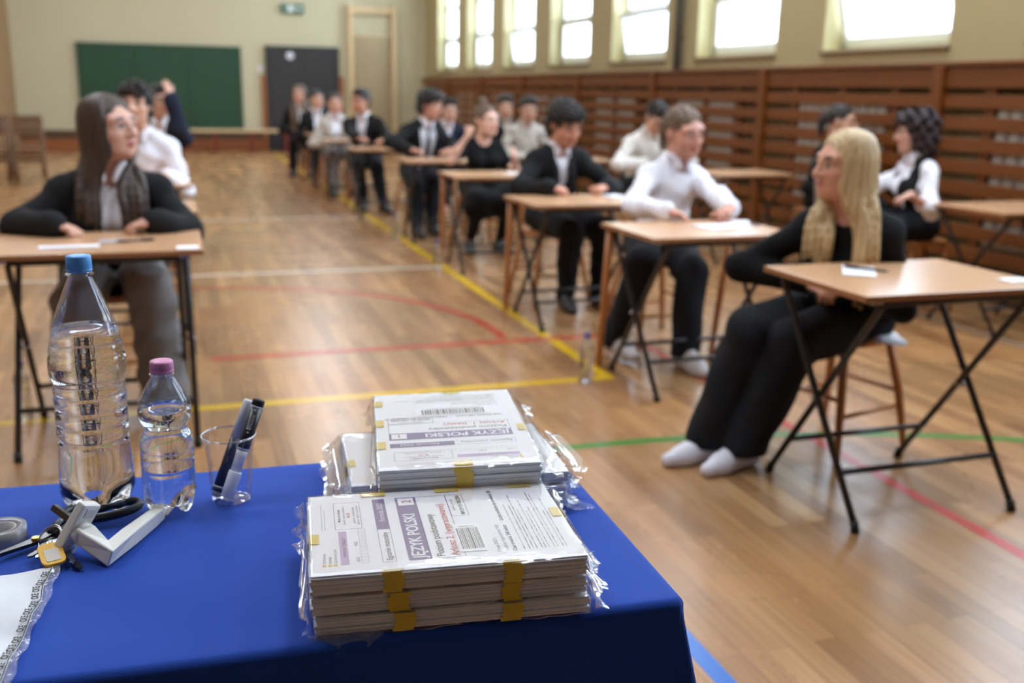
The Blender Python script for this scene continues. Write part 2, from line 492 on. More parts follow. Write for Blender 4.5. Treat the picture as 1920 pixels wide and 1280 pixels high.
b = MB(); b.cyl((0, 0, 1.56), (0, 0, Z_CEIL), .045, seg=14)
for z in (1.9, 3.2, 4.3): b.cyl((0, 0, z), (.09, 0, z), .012)
o = b.build('drain_pipe', mat('grey_pipe', (96, 94, 88), .5), None, (5.18, 10.05, 0)); tag(o, 'grey vertical pipe on the wall between two high windows', 'pipe')

lp0 = None
M_fill_glow = bpy.data.materials.new('fill_panel_glow'); M_fill_glow.use_nodes = True
_b = M_fill_glow.node_tree.nodes['Principled BSDF']; _b.inputs['Emission Color'].default_value = (.9, .95, 1, 1); _b.inputs['Emission Strength'].default_value = 6
for lx, ly in FILL_LAMPS:  # glowing panels added out of view to go with the fill lights
    if lp0 is None:
        o = lp0 = empty('added_fill_panel'); b = MB(); b.box((0, 0, .05), (.56, 1.36, .06), bev=.008); b.build('housing', M_white_pvc, lp0)
        b = MB(); b.box((0, 0, .012), (.50, 1.30, .012)); b.build('diffuser', M_fill_glow, lp0)
    else: o = copy_tree(lp0)
    o.location = (lx, ly, Z_CEIL - .085)
    tag(o, 'added fill light panel over the rows of desks, above the seen part of the hall', 'ceiling light', 'added fill lights')

# painted court lines on the parquet
PAINT = {}
def paint(n, rgb):
    if n not in PAINT: PAINT[n] = mat('court_paint_' + n, rgb, .28, var=.12, vscale=6)
    return PAINT[n]
NM = [0]
def line(pts, w, color, rgb):
    """flat painted strip along a polyline, 1 mm thick"""
    NM[0] += 1
    pts = [Vector((x, y, 0)) for x, y in pts]; n = len(pts); vs = []; fs = []
    zt = .0006 + .0002 * NM[0] / 10
    for i, p in enumerate(pts):
        t = (pts[min(i + 1, n - 1)] - pts[max(i - 1, 0)]).normalized(); q = Vector((-t.y, t.x, 0)) * w / 2
        vs += [p + q + Vector((0, 0, zt)), p - q + Vector((0, 0, zt))]
    for i in range(n - 1): fs.append((2 * i, 2 * i + 1, 2 * i + 3, 2 * i + 2)[::-1])
    b = MB(); b.add(vs, fs)
    o = recalc(b.build('floor_marking', paint(color, rgb))); structure(o)
    o['label'] = 'painted %s court line on the parquet' % color
def arc(cx, cy, r, a0, a1, n=40):
    return [(cx + r * math.cos(math.radians(a0 + (a1 - a0) * i / n)), cy + r * math.sin(math.radians(a0 + (a1 - a0) * i / n))) for i in range(n + 1)]
line([(1.88, 4.17), (1.88, 21.0)], .062, 'yellow', (214, 172, 24))
line([(X_LEFT + .3, 4.17), (1.907, 4.17)], .062, 'yellow', (214, 172, 24))
line([(-2.4, 7.31), (1.86, 7.30)], .055, 'white', (224, 216, 200))
line([(-2.4, 10.42), (1.86, 10.42)], .055, 'white', (214, 206, 190))
line([(.10, 4.965), (2.30, 4.955)], .055, 'red', (178, 44, 30))
line(arc(.01, 5.185, 1.63, -5, 100), .05, 'red', (178, 44, 30))
line([(2.32, 4.70), (2.32, 1.95), (2.42, 1.6)], .05, 'red', (178, 44, 30))
line(arc(1.42, -.55, 3.87, 20, 150, 60), .05, 'green', (66, 128, 52))
line([(1.127, 2.25), (1.127, -4.0)], .05, 'blue', (44, 110, 196))
line([(4.36, 21.0), (4.36, -4)], .05, 'grey', (150, 140, 128))
# ------------------------------------------------------------------ desks, stools, chairs
def wood_top(name, a, bb, rough=.32):
    m = mat(name, a, rough, spec=.6, var=.10, vscale=5, stretch=(1, 12, 1), bump=.02, bscale=40)
    return m
M_top = wood_top('beech_laminate', (204, 160, 122), 0, .25)
M_edge = mat('beech_edge_band', (158, 106, 66), .45)
M_tube = mat('black_steel_tube', (26, 27, 30), .38, spec=.6)
M_zinc = mat('zinc_bolt', (170, 170, 172), .3, 1.0)
M_rubber = mat('black_rubber', (18, 18, 18), .7)
M_stool = mat('varnished_stool_wood', (176, 116, 66), .38, var=.18, vscale=6, stretch=(1, 1, .25))
M_deskleg = mat('varnished_desk_leg', (186, 122, 70), .4, var=.15, vscale=6, stretch=(1, 1, .25))
M_paper = mat('white_paper', (236, 237, 242), .75)
M_ink = mat('grey_print', (120, 120, 128), .8)
M_pen = mat('dark_pen_barrel', (40, 42, 52), .35)

DESK_W, DESK_D = .72, .54
def make_desk(z, wooden=False):
    root = empty('folding_desk')
    b = MB(); b.box((0, 0, z - .010), (DESK_W, DESK_D, .019), bev=.003); b.build('desk_top', M_top, root)
    b = MB()
    for sx in (-1, 1): b.box((sx * (DESK_W / 2 + .001), 0, z - .011), (.004, DESK_D + .004, .018))
    for sy in (-1, 1): b.box((0, sy * (DESK_D / 2 + .001), z - .011), (DESK_W + .004, .004, .018))
    b.build('edge_band', M_edge, root)
    hy = .265; r = .0115; zt = z - .034
    for sx in (-1, 1):
        for fy, ix in ((-1, .305), (1, .278)):      # foot end, half width of that frame
            x = sx * ix
            b = MB()
            b.sweep([(x, fy * hy, .012), (x, -fy * (hy - .05), zt - .04), (x, -fy * (hy - .035), zt - .012), (x * .97, -fy * (hy - .03), zt)], r, 10)
            leg = b.build('leg', M_tube, root)
            b = MB(); b.cyl((x, fy * hy, 0), (x, fy * (hy - .012), .035), .0145, seg=10); b.build('foot_cap', M_rubber, leg)
    for fy, ix in ((-1, .305), (1, .278)):
        b = MB(); b.cyl((-ix, -fy * (hy - .03), zt), (ix, -fy * (hy - .03), zt), r); b.build('top_rail', M_tube, root)
        t = .22; yy = fy * (hy - t * (2 * hy - .05)); zz = .012 + t * (zt - .05)
        b = MB(); b.cyl((-ix, yy, zz), (ix, yy, zz), .010); b.build('cross_bar', M_tube, root)
    for sx in (-1, 1):
        b = MB(); b.cyl((sx * .268, 0.005, .5 * zt), (sx * .32, 0.005, .5 * zt), .007, seg=8); b.build('pivot_bolt', M_zinc, root)
        for sy in (-1, 1):
            b = MB(); b.box((sx * .30, sy * .235, z - .026), (.035, .03, .014)); b.build('bracket', M_zinc, root)
    if wooden:
        for sx in (-1, 1):
            b = MB(); b.sweep([(sx * (DESK_W / 2 - .045), DESK_D / 2 + .07, 0), (sx * (DESK_W / 2 - .035), DESK_D / 2 - .03, z - .02)], [.015, .020], 10)
            b.build('wooden_leg', M_deskleg, root)
    return root

def make_stool(h=.455):
    root = empty('wooden_stool')
    out = []
    for i in range(32):
        a = 2 * PI * i / 32; c, s = math.cos(a), math.sin(a)
        out.append((.175 * math.copysign(abs(c) ** .55, c), .175 * math.copysign(abs(s) ** .55, s)))
    b = MB(); b.prism(out, .026, Matrix.Translation((0, 0, h - .026)), bev=.005); b.build('seat', M_stool, root)
    for sx in (-1, 1):
        for sy in (-1, 1):
            b = MB(); b.sweep([(sx * .195, sy * .195, 0), (sx * .165, sy * .165, h * .5), (sx * .125, sy * .125, h - .02)], [.013, .0165, .016], 10)
            b.build('leg', M_stool, root)
    for ax in (0, 1):
        for sg in (-1, 1):
            z = .17 + .06 * ax; k = .195 - (.195 - .125) * z / h
            p = [(-k, sg * k, z), (k, sg * k, z)] if ax == 0 else [(sg * k, -k, z), (sg * k, k, z)]
            b = MB(); b.cyl(p[0], p[1], .0095, seg=8); b.build('stretcher', M_stool, root)
    return root

M_chairwood = mat('dark_varnished_chair', (108, 76, 50), .45, var=.2, vscale=6)
def make_chair():
    M_stool = M_chairwood
    root = empty('wooden_chair')
    b = MB(); b.box((0, 0, .45), (.38, .38, .018), bev=.006); b.build('seat', M_stool, root)
    for sx in (-1, 1):
        b = MB(); b.sweep([(sx * .175, -.17, 0), (sx * .175, -.17, .45)], .017, 8); b.build('leg', M_stool, root)
        b = MB(); b.sweep([(sx * .175, .21, 0), (sx * .175, .175, .45), (sx * .175, .22, .86)], .017, 8); b.build('leg', M_stool, root)
    for z in (.80, .66):
        b = MB(); b.box((0, .205 if z > .7 else .192, z), (.35, .016, .09), bev=.005); b.build('back_slat', M_stool, root)
    b = MB(); b.box((0, -.17, .30), (.34, .016, .03)); b.box((0, .18, .30), (.34, .016, .03)); b.build('stretcher', M_stool, root)
    return root

def put(o, x, y, rz, label, cat, group):
    o.location = (x, y, 0); o.rotation_euler = (0, 0, rz)
    tag(o, label, cat, group); return o

# examination desks: centre x, centre y, top height, turn, wooden front legs, label
DESKS = [
 (2.235, 2.635, .752, .0, 0, 'pale beech desk on crossed black legs beside the blonde person in black'),
 (2.235, 4.03, .722, .02, 1, 'pale beech desk where the person in a white shirt sorts papers'),
 (2.185, 5.37, .712, .02, 1, 'pale beech desk under the clasped hands of a dark-haired person in a black suit'),
 (2.235, 7.18, .712, .0, 1, 'pale beech desk in front of the person in a short-sleeved black dress'),
 (2.22, 8.72, .712, .0, 0, 'beech desk in front of the person in white shirt and dark tie'),
 (2.06, 10.45, .712, .0, 0, 'beech desk of the person in black suit facing away from the window'),
 (2.0, 12.2, .712, .0, 0, 'beech desk of the person in a pale beige cardigan'),
 (2.0, 13.55, .712, .0, 0, 'beech desk of the person in black jacket and white blouse near the black door'),
 (2.0, 15.0, .712, .0, 0, 'farthest occupied beech desk before the black double door'),
 (-.295, 3.96, .742, .0, 0, 'beech desk of the long-haired person behind the big water bottle'),
 (-.285, 5.35, .712, .0, 0, 'empty beech desk just behind the long-haired person in black blazer'),
 (-.29, 6.75, .712, .0, 0, 'beech desk of the person leaning over in a white shirt'),
 (-.29, 8.3, .712, .0, 0, 'beech desk of the person in navy jacket near the green board'),
 (4.62, 4.62, .712, .06, 0, 'beech desk beside the slatted wall, with the person in black waistcoat leaning on it'),
 (4.30, 7.15, .712, .0, 0, 'empty beech desk between the slatted wall and the person in a white shirt'),
 (3.45, 8.75, .712, .0, 0, 'beech desk before the person in pale sweater near the slatted wall'),
 (3.55, 10.6, .712, .0, 0, 'beech desk of the two persons seated by the far part of the slatted wall'),
]
desk_proto = {}
DESK_OBJ = []
for (x, y, z, rz, wd, lab) in DESKS:
    key = (z, wd)
    if key not in desk_proto:
        o = desk_proto[key] = make_desk(z, bool(wd))
    else:
        o = copy_tree(desk_proto[key])
    put(o, x, y, rz, lab, 'desk', 'examination desks'); DESK_OBJ.append(o)
# ------------------------------------------------------------------ people: bodies grown as one smooth surface from a posed skeleton
A3 = lambda *v: np.array(v, float)
def unit(v):
    n = np.linalg.norm(v); return v / n if n > 1e-9 else v
def rotz(a):
    c, s = math.cos(a), math.sin(a); return np.array([[c, -s, 0], [s, c, 0], [0, 0, 1.0]])
def rot_axis(v, k, a):
    k = unit(k); return v * math.cos(a) + np.cross(k, v) * math.sin(a) + k * np.dot(k, v) * (1 - math.cos(a))

class Field:
    def __init__(s, lo, hi, h):
        s.h = h; s.lo = np.array(lo, float) - 3 * h
        s.n = np.ceil((np.array(hi, float) + 3 * h - s.lo) / h).astype(int) + 1
        s.D = np.full(s.n, 0.3, np.float32)
        s.ax = [(s.lo[i] + h * np.arange(s.n[i])).astype(np.float32) for i in range(3)]
    def region(s, lo, hi):
        i0 = np.clip(np.floor((lo - s.lo) / s.h).astype(int), 0, s.n - 1)
        i1 = np.clip(np.ceil((hi - s.lo) / s.h).astype(int) + 1, 1, s.n)
        if np.any(i1 <= i0): return None
        sl = tuple(slice(a, b) for a, b in zip(i0, i1))
        return sl, (s.ax[0][sl[0]][:, None, None], s.ax[1][sl[1]][None, :, None], s.ax[2][sl[2]][None, None, :])
    def dist(s, p, inf, pad):
        if p[0] == 'c':
            _, a, b, ra, rb, k = p[:6]; ra += inf; rb += inf
            m = max(ra, rb) + pad
            g = s.region(np.minimum(a, b) - m, np.maximum(a, b) + m)
            if g is None: return None
            sl, (X, Y, Z) = g; d = b - a; L2 = float(d @ d) + 1e-12
            t = np.clip(((X - a[0]) * d[0] + (Y - a[1]) * d[1] + (Z - a[2]) * d[2]) / L2, 0, 1)
            q = np.sqrt((X - a[0] - t * d[0]) ** 2 + (Y - a[1] - t * d[1]) ** 2 + (Z - a[2] - t * d[2]) ** 2)
            return sl, q - (ra + (rb - ra) * t)
        _, c, r, R, k = p[:5]; r = np.array(r, float) + inf
        m = float(np.max(r)) + pad
        g = s.region(c - m, c + m)
        if g is None: return None
        sl, (X, Y, Z) = g; X = X - c[0]; Y = Y - c[1]; Z = Z - c[2]
        k0 = 0; k1 = 0
        for i in range(3):
            q = (R[i][0] * X + R[i][1] * Y + R[i][2] * Z) / r[i]
            k0 = k0 + q * q; k1 = k1 + (q / r[i]) ** 2
        k0 = np.sqrt(k0); k1 = np.sqrt(k1) + 1e-9
        return sl, k0 * (k0 - 1) / k1
    def union(s, prims, inf=0.0, kk=None):
        for p in prims:
            k = p[5] if p[0] == 'c' else p[4]
            if kk is not None: k = kk
            o = s.dist(p, inf, k + 4 * s.h)
            if o is None: continue
            sl, d = o; A = s.D[sl]
            hh = np.maximum(k - np.abs(A - d), 0) / k
            s.D[sl] = np.minimum(A, d) - hh * hh * k * .25
        return s
    def cut(s, prims, k=.006, inf=0.0):
        for p in prims:
            o = s.dist(p, inf, k + 4 * s.h)
            if o is None: continue
            sl, d = o; A = s.D[sl]; d = -d
            hh = np.maximum(k - np.abs(A - d), 0) / k
            s.D[sl] = np.maximum(A, d) + hh * hh * k * .25
        return s
    def half(s, c, n):
        """keep only the side where (p-c).n < 0"""
        X, Y, Z = s.ax[0][:, None, None], s.ax[1][None, :, None], s.ax[2][None, None, :]
        s.D = np.maximum(s.D, (X - c[0]) * n[0] + (Y - c[1]) * n[1] + (Z - c[2]) * n[2]).astype(np.float32); return s
    def ripple(s, amp, wl, seed):
        g = np.random.default_rng(seed)
        X, Y, Z = s.ax[0][:, None, None], s.ax[1][None, :, None], s.ax[2][None, None, :]
        for i in range(4):
            d = unit(g.normal(size=3)) * 2 * PI / (wl * g.uniform(.7, 1.5)); ph = g.uniform(0, 6)
            s.D += (amp * .5 * np.sin(X * d[0] + Y * d[1] + Z * d[2] + ph)).astype(np.float32)
        return s
    def mesh(s):
        D = s.D; I = D < 0
        n = [v - 1 for v in D.shape]
        cnt = np.zeros(n, np.int8)
        for a in (0, 1):
            for b in (0, 1):
                for c in (0, 1): cnt += I[a:a + n[0], b:b + n[1], c:c + n[2]]
        act = (cnt > 0) & (cnt < 8)
        ii = np.argwhere(act); idx = np.full(n, -1, np.int32); idx[act] = np.arange(len(ii))
        P = np.zeros((len(ii), 3)); W = np.zeros(len(ii))
        cor = {(a, b, c): D[ii[:, 0] + a, ii[:, 1] + b, ii[:, 2] + c] for a in (0, 1) for b in (0, 1) for c in (0, 1)}
        for ax in range(3):
            for u in (0, 1):
                for w in (0, 1):
                    o = [0, 0, 0]; oth = [q for q in range(3) if q != ax]; o[oth[0]] = u; o[oth[1]] = w
                    e = list(o); e[ax] = 1
                    d0 = cor[tuple(o)]; d1 = cor[tuple(e)]; m = (d0 < 0) != (d1 < 0)
                    t = d0[m] / (d0[m] - d1[m])
                    q = np.zeros((m.sum(), 3)); q[:, oth[0]] = u; q[:, oth[1]] = w; q[:, ax] = t
                    P[m] += q; W[m] += 1
        V = s.lo + s.h * (ii + P / W[:, None])
        F = []
        for ax in range(3):
            o1, o2 = [(1, 2), (2, 0), (0, 1)][ax]
            sa = [slice(1, -1)] * 3; sa[ax] = slice(0, -1)
            sb = [slice(1, -1)] * 3; sb[ax] = slice(1, None)
            a = I[tuple(sa)]; b_ = I[tuple(sb)]; df = np.argwhere(a != b_)
            if not len(df): continue
            base = df + 1; base[:, ax] -= 1
            flip = b_[tuple(df.T)]
            def cell(du, dv):
                q = base.copy(); q[:, o1] += du; q[:, o2] += dv; return idx[tuple(q.T)]
            quad = np.stack([cell(-1, -1), cell(0, -1), cell(0, 0), cell(-1, 0)], 1)
            quad[flip] = quad[flip][:, ::-1]
            F.append(quad)
        return V, np.concatenate(F)

def field_object(name, fld, m, origin, parent=None, colors=None):
    V, F = fld.mesh()
    me = bpy.data.meshes.new(name); V2 = (V - origin).astype(np.float32)
    me.vertices.add(len(V2)); me.vertices.foreach_set('co', V2.ravel())
    me.loops.add(F.size); me.loops.foreach_set('vertex_index', F.ravel().astype(np.int32))
    me.polygons.add(len(F)); me.polygons.foreach_set('loop_start', np.arange(0, F.size, 4, dtype=np.int32))
    me.polygons.foreach_set('use_smooth', np.ones(len(F), bool))
    me.materials.append(m); me.update(calc_edges=True); me.validate()
    if colors is not None:
        at = me.color_attributes.new('skin_tone', 'FLOAT_COLOR', 'POINT')
        at.data.foreach_set('color', colors(V).astype(np.float32).ravel())
    o = bpy.data.objects.new(name, me); COL.objects.link(o)
    if parent is not None: o.parent = parent
    else: o.location = origin
    return o

def bounds(prims, inf=0.0):
    lo = np.full(3, 9e9); hi = -lo
    for p in prims:
        if p[0] == 'c':
            r = max(p[3], p[4]) + inf; lo = np.minimum(lo, np.minimum(p[1], p[2]) - r); hi = np.maximum(hi, np.maximum(p[1], p[2]) + r)
        else:
            r = max(p[2]) + inf; lo = np.minimum(lo, p[1] - r); hi = np.maximum(hi, p[1] + r)
    return lo, hi

def ik(a, c, l1, l2, pole):
    d = c - a; L = np.linalg.norm(d)
    if L > (l1 + l2) * .995: c = a + d / L * (l1 + l2) * .995; d = c - a; L = np.linalg.norm(d)
    if L < abs(l1 - l2) + .02: L = abs(l1 - l2) + .02
    x = (l1 * l1 - l2 * l2 + L * L) / (2 * L); h = math.sqrt(max(l1 * l1 - x * x, 0)); u = unit(d)
    p = pole - u * np.dot(pole, u)
    return a + u * x + unit(p) * h, c

def skin_mat():
    m = bpy.data.materials.new('skin'); m.use_nodes = True; nt = m.node_tree; b = nt.nodes['Principled BSDF']
    a = nt.nodes.new('ShaderNodeVertexColor'); a.layer_name = 'skin_tone'
    nt.links.new(a.outputs['Color'], b.inputs['Base Color'])
    b.inputs['Roughness'].default_value = .48
    b.inputs['Subsurface Weight'].default_value = .06; b.inputs['Subsurface Radius'].default_value = (.012, .005, .003)
    return m
M_skin = skin_mat()
def hair_mat(name, a, b_, rough=.52):
    m = bpy.data.materials.new(name); m.use_nodes = True; nt = m.node_tree; b = nt.nodes['Principled BSDF']
    tc = nt.nodes.new('ShaderNodeTexCoord'); mp = nt.nodes.new('ShaderNodeMapping'); mp.inputs['Scale'].default_value = (130, 130, 5)
    n = nt.nodes.new('ShaderNodeTexNoise'); n.inputs['Scale'].default_value = 1; n.inputs['Detail'].default_value = 3
    rp = nt.nodes.new('ShaderNodeValToRGB')
    rp.color_ramp.elements[0].position = .3; rp.color_ramp.elements[0].color = (*lin(a), 1)
    rp.color_ramp.elements[1].position = .7; rp.color_ramp.elements[1].color = (*lin(b_), 1)
    bp = nt.nodes.new('ShaderNodeBump'); bp.inputs['Strength'].default_value = .6; bp.inputs['Distance'].default_value = .004
    L = nt.links.new
    L(tc.outputs['Object'], mp.inputs['Vector']); L(mp.outputs[0], n.inputs['Vector']); L(n.outputs['Fac'], rp.inputs[0])
    L(rp.outputs[0], b.inputs['Base Color']); L(n.outputs['Fac'], bp.inputs['Height']); L(bp.outputs[0], b.inputs['Normal'])
    b.inputs['Roughness'].default_value = rough
    return m
H_brown = hair_mat('long_brown_hair', (38, 29, 25), (80, 62, 51))
H_blond = hair_mat('blond_hair', (150, 116, 70), (222, 198, 152))
H_dark = hair_mat('dark_hair', (24, 20, 18), (46, 38, 34))
H_mid = hair_mat('light_brown_hair', (74, 56, 42), (118, 94, 72))
H_wine = hair_mat('dark_wine_hair', (26, 12, 18), (48, 24, 32), .6)
def cloth(name, rgb, rough=.85): return mat(name, rgb, rough, bump=.15, bscale=350, spec=.25)
C_black = cloth('black_suit_cloth', (26, 26, 28)); C_black2 = cloth('black_knit', (20, 20, 22), .95)
C_navy = cloth('navy_cloth', (30, 34, 52)); C_white = cloth('white_shirt_cotton', (236, 236, 244), .8)
C_cream = cloth('pale_beige_knit', (196, 190, 180)); C_grey = cloth('grey_trouser_cloth', (126, 124, 124))
C_trous = cloth('black_trouser_cloth', (24, 25, 30)); C_tie = cloth('dark_tie_silk', (40, 30, 42), .5)
C_sock = cloth('white_sock_cotton', (226, 227, 236)); C_shoe = mat('black_shoe_leather', (22, 22, 24), .35)
C_vest = cloth('black_waistcoat', (22, 21, 23)); C_sneak = cloth('pale_sneaker', (198, 196, 198))

def head_frame(a, yaw, pitch, roll):
    Rz = rotz(a + yaw); F = Rz @ A3(0, -1, 0); R = Rz @ A3(1, 0, 0); U = A3(0, 0, 1.)
    F = rot_axis(F, R, pitch); U = rot_axis(U, R, pitch)
    U2 = rot_axis(U, F, roll); R2 = rot_axis(R, F, roll)
    return F, R2, U2

def head_prims(C, F, R, U, s, fem):
    M = np.stack([R, F, U])
    P = lambda r, f, u: C + s * (R * r + F * f + U * u)
    e = lambda c, r, k=.02: ('e', P(*c), [v * s for v in r], M, k * s)
    c = lambda a, b, ra, rb, k=.02: ('c', P(*a), P(*b), ra * s, rb * s, k * s)
    out = [e((0, -.014, .028), (.074, .094, .084), .03), e((0, .030, -.030), (.060, .062, .080), .035),
           c((-.030, .045, -.075), (.030, .045, -.075), .034, .034, .03),
           e((0, .074, -.096), (.020, .016, .016), .03), c((0, .092, .012), (0, .112, -.028), .008, .0125, .014),
           e((-.012, .100, -.032), (.009, .010, .008), .01), e((.012, .100, -.032), (.009, .010, .008), .01),
           c((-.048, .070, .026), (.048, .070, .026), .014, .014, .03),
           e((-.044, .060, -.028), (.022, .022, .020), .03), e((.044, .060, -.028), (.022, .022, .020), .03),
           e((0, .090, -.056), (.022, .010, .007), .008), e((0, .088, -.067), (.019, .010, .008), .008)]
    for q in (-1, 1): out.append(e((q * .077, -.012, -.010), (.008, .018, .030), .008))
    cuts = [('e', P(q * .033, .104, .004), [.020 * s, .018 * s, .013 * s], M, .01) for q in (-1, 1)]
    eyes = [('e', P(q * .033, .078, .004), [.0125 * s] * 3, M, .003) for q in (-1, 1)]
    return out, cuts, eyes

def hand_prims(w, d, n, s, sc=1.0, curl=.35, spread=.06):
    d = unit(d); n = unit(n - d * np.dot(n, d)); lat = s * np.cross(d, n)
    M = np.stack([lat, d, n]); out = []
    out.append(('e', w + d * .045 * sc, [.040 * sc, .052 * sc, .016 * sc], M, .012))
    out.append(('c', w - d * .01, w + d * .02 * sc, .024 * sc, .024 * sc, .02))
    for i, (o, L) in enumerate(((.029, .070), (.010, .080), (-.010, .074), (-.028, .058))):
        p = w + sc * (d * (.086 - .006 * abs(i - 1)) + lat * o); dd = unit(d + lat * (o * spread / .03)); c = curl * (1 + .12 * i)
        for j, f in enumerate((.46, .30, .24)):
            ax = np.cross(dd, n); dd = rot_axis(dd, unit(np.cross(n, d)), c * (.9 if j == 0 else 1.15))
            q = p + dd * L * f * sc
            out.append(('c', p, q, (.0092 - .0008 * j) * sc, (.0086 - .0009 * j) * sc, .004)); p = q
    p = w + sc * (d * .026 + lat * .030 - n * .006); dd = unit(d * .62 + lat * .72 - n * .25)
    for j, L in enumerate((.036, .030, .024)):
        q = p + dd * L * sc; out.append(('c', p, q, (.0125 - .0015 * j) * sc, (.0112 - .0015 * j) * sc, .008)); p = q
        dd = unit(dd * .8 + d * .45 - n * .15 * curl)
    return out

def chain(pts, rs, k=.02, sub=4):
    """capsules along a smooth curve"""
    pts = [np.array(p, float) for p in pts]; n = len(pts); P = []; Rr = []
    for i in range(n - 1):
        p0 = pts[max(i - 1, 0)]; p1 = pts[i]; p2 = pts[i + 1]; p3 = pts[min(i + 2, n - 1)]
        for j in range(sub):
            t = j / sub
            P.append(.5 * ((2 * p1) + (p2 - p0) * t + (2 * p0 - 5 * p1 + 4 * p2 - p3) * t * t + (3 * p1 - p0 - 3 * p2 + p3) * t ** 3))
            Rr.append(rs[i] + (rs[i + 1] - rs[i]) * t)
    P.append(pts[-1]); Rr.append(rs[-1])
    return [('c', P[i], P[i + 1], Rr[i], Rr[i + 1], k) for i in range(len(P) - 1)]

PEOPLE = {}
def person(key, label, pos, a=0, seat=.455, lean=8, side=0, twist=0, S=1.0, hs=1.06, head=(0, 8, 0), neck=.5,
           hands=None, feet=None, fem=False, outfit=(), hair='short', hcol=None, vox=.010, skin=(214, 166, 142), wide=1.0,
           elbow=None, legwide=0.0, shw=None, curl=.35, top=None, hairlen=.20, hairf=.172, LS=1.0, AS=1.0, drop=.028):
    a = math.radians(a); pos = np.array([pos[0], pos[1], 0.]); Rz = rotz(a)
    W = lambda v: Rz @ np.array(v, float)
    H = pos + A3(0, 0, seat + .088)
    X = W((1, 0, 0)); Fw = W((0, -1, 0))
    up = rot_axis(A3(0, 0, 1), X, math.radians(lean)); up = rot_axis(up, Fw, -math.radians(side))
    if top:                                        # scale of the trunk so that the crown comes to the seen height
        S = (top - .225 * hs - H[2]) / (up[2] * .5 + .098)
    tw = math.radians(twist); Xs = rotz(tw) @ X; Xs = unit(Xs - up * np.dot(Xs, up)); Ff = unit(np.cross(up, Xs)) * -1
    if np.dot(Ff, rotz(tw) @ Fw) < 0: Ff = -Ff
    T = np.stack([Xs, Ff, up]); Th = np.stack([X, Fw, A3(0, 0, 1)])
    shw = (shw or (.160 if fem else .178)) * S
    SCt = H + up * .445 * S
    sh = {q: SCt + Xs * q * shw - up * drop * S for q in (-1, 1)}
    NB = SCt + up * .055 * S - Ff * .012
    yaw, pitch, roll = [math.radians(v) for v in head]
    HF, HR, HU = head_frame(a + tw, yaw, pitch, roll)
    nd = unit(up * (1 - neck) + A3(0, 0, 1) * neck + HF * .20)
    HC = NB + nd * .103 * S + HU * .085 * hs + HF * .012
    torso = [('e', H + Th[2] * .02 - Th[1] * .015, [.168 * S * wide, .118 * S * wide, .115 * S], Th, .05),
             ('e', H + up * .17 * S, [(.128 if fem else .140) * S * wide, .098 * S * wide, .135 * S], T, .06),
             ('e', H + up * .325 * S, [.146 * S * wide, .104 * S * wide, .155 * S], T, .06),
             ('c', sh[-1] + Xs * .01, sh[1] - Xs * .01, .052 * S, .052 * S, .06)]
    for q in (-1, 1): torso.append(('c', NB + Xs * q * .04 - Ff * .01, sh[q], .042 * S, .046 * S, .04))
    if fem:
        for q in (-1, 1): torso.append(('e', H + up * .30 * S + Xs * q * .072 + Ff * .085, [.060] * 3, T, .045))
    neckp = [('c', NB - up * .02, HC - HU * .06 - HF * .015, .056 if fem else .062, .050 if fem else .056, .03)]
    arms = {}; forearm = {}; handp = []; wr = {}; elb = {}
    hands = hands or {}
    for q in (-1, 1):
        w, hd, hn = hands.get(q, (None, None, None))
        if w is None: w = H + Fw * .22 + X * q * .08 + A3(0, 0, .10); hd = Fw * .8 - X * q * .5; hn = A3(0, 0, 1)
        w = np.array(w, float); hd = np.array(hd, float); hn = np.array(hn, float)
        pole = W(elbow[q]) if elbow and q in elbow else X * q * .8 - Fw * .35 - A3(0, 0, .7)
        e_, w = ik(sh[q], w, .285 * AS, .255 * AS, pole)
        arms[q] = [('c', sh[q], e_, .050 * S, .040 * S, .03)]
        forearm[q] = [('c', e_, e_ * .6 + w * .4, .041 * S, .038 * S, .03), ('c', e_ * .6 + w * .4, w, .038 * S, .026 * S, .03)]
        handp += hand_prims(w, hd, hn, q, S * (.94 if fem else 1.02), curl); wr[q] = w; elb[q] = e_
    legs = {}; footp = {}; knees = {}; anks = {}
    feet = feet or {}
    for q in (-1, 1):
        hip = H + X * q * .090
        an, fd = feet.get(q, (None, None))
        if an is None: an = H * A3(1, 1, 0) + Fw * .40 + X * q * .11 + A3(0, 0, .085); fd = Fw + X * q * .2
        an = np.array(an, float); fd = np.array([*fd[:2], 0.]) if len(fd) == 2 else np.array(fd, float); fd = unit(fd)
        kn, an = ik(hip, an, .435 * LS, .415 * LS, Fw * .6 + A3(0, 0, 1.))
        legs[q] = [('c', hip, kn, .080, .056, .03), ('c', kn, kn * .7 + an * .3, .054, .055, .03), ('c', kn * .7 + an * .3, an, .054, .035, .03)]
        dn = A3(0, 0, -1)
        heel = an + dn * .045 - fd * .035; ball = an + dn * .054 + fd * .115; toe = an + dn * .060 + fd * .175
        footp[q] = [('c', an, heel, .037, .034, .02), ('c', heel, ball, .032, .030, .02), ('c', ball, toe, .030, .022, .02),
                    ('c', an + fd * .01, ball, .036, .026, .03)]
        knees[q] = kn; anks[q] = an
    hp, hcut, eyes = head_prims(HC, HF, HR, HU, hs, fem)
    allp = torso + neckp + sum(arms.values(), []) + sum(forearm.values(), []) + sum(legs.values(), []) + sum(footp.values(), []) + handp + hp
    lo, hi = bounds(allp)
    fld = Field(lo, hi, vox)
    fld.union(torso + neckp + arms[-1] + arms[1] + forearm[-1] + forearm[1] + legs[-1] + legs[1] + footp[-1] + footp[1])
    fld.union(handp); fld.union(hp); fld.cut(hcut, .012); fld.union(eyes)
    base = np.array(lin(skin)); lip = np.array(lin((176, 96, 92))); brow = np.array(lin((70, 52, 44))); dark = np.array(lin((40, 30, 28)))
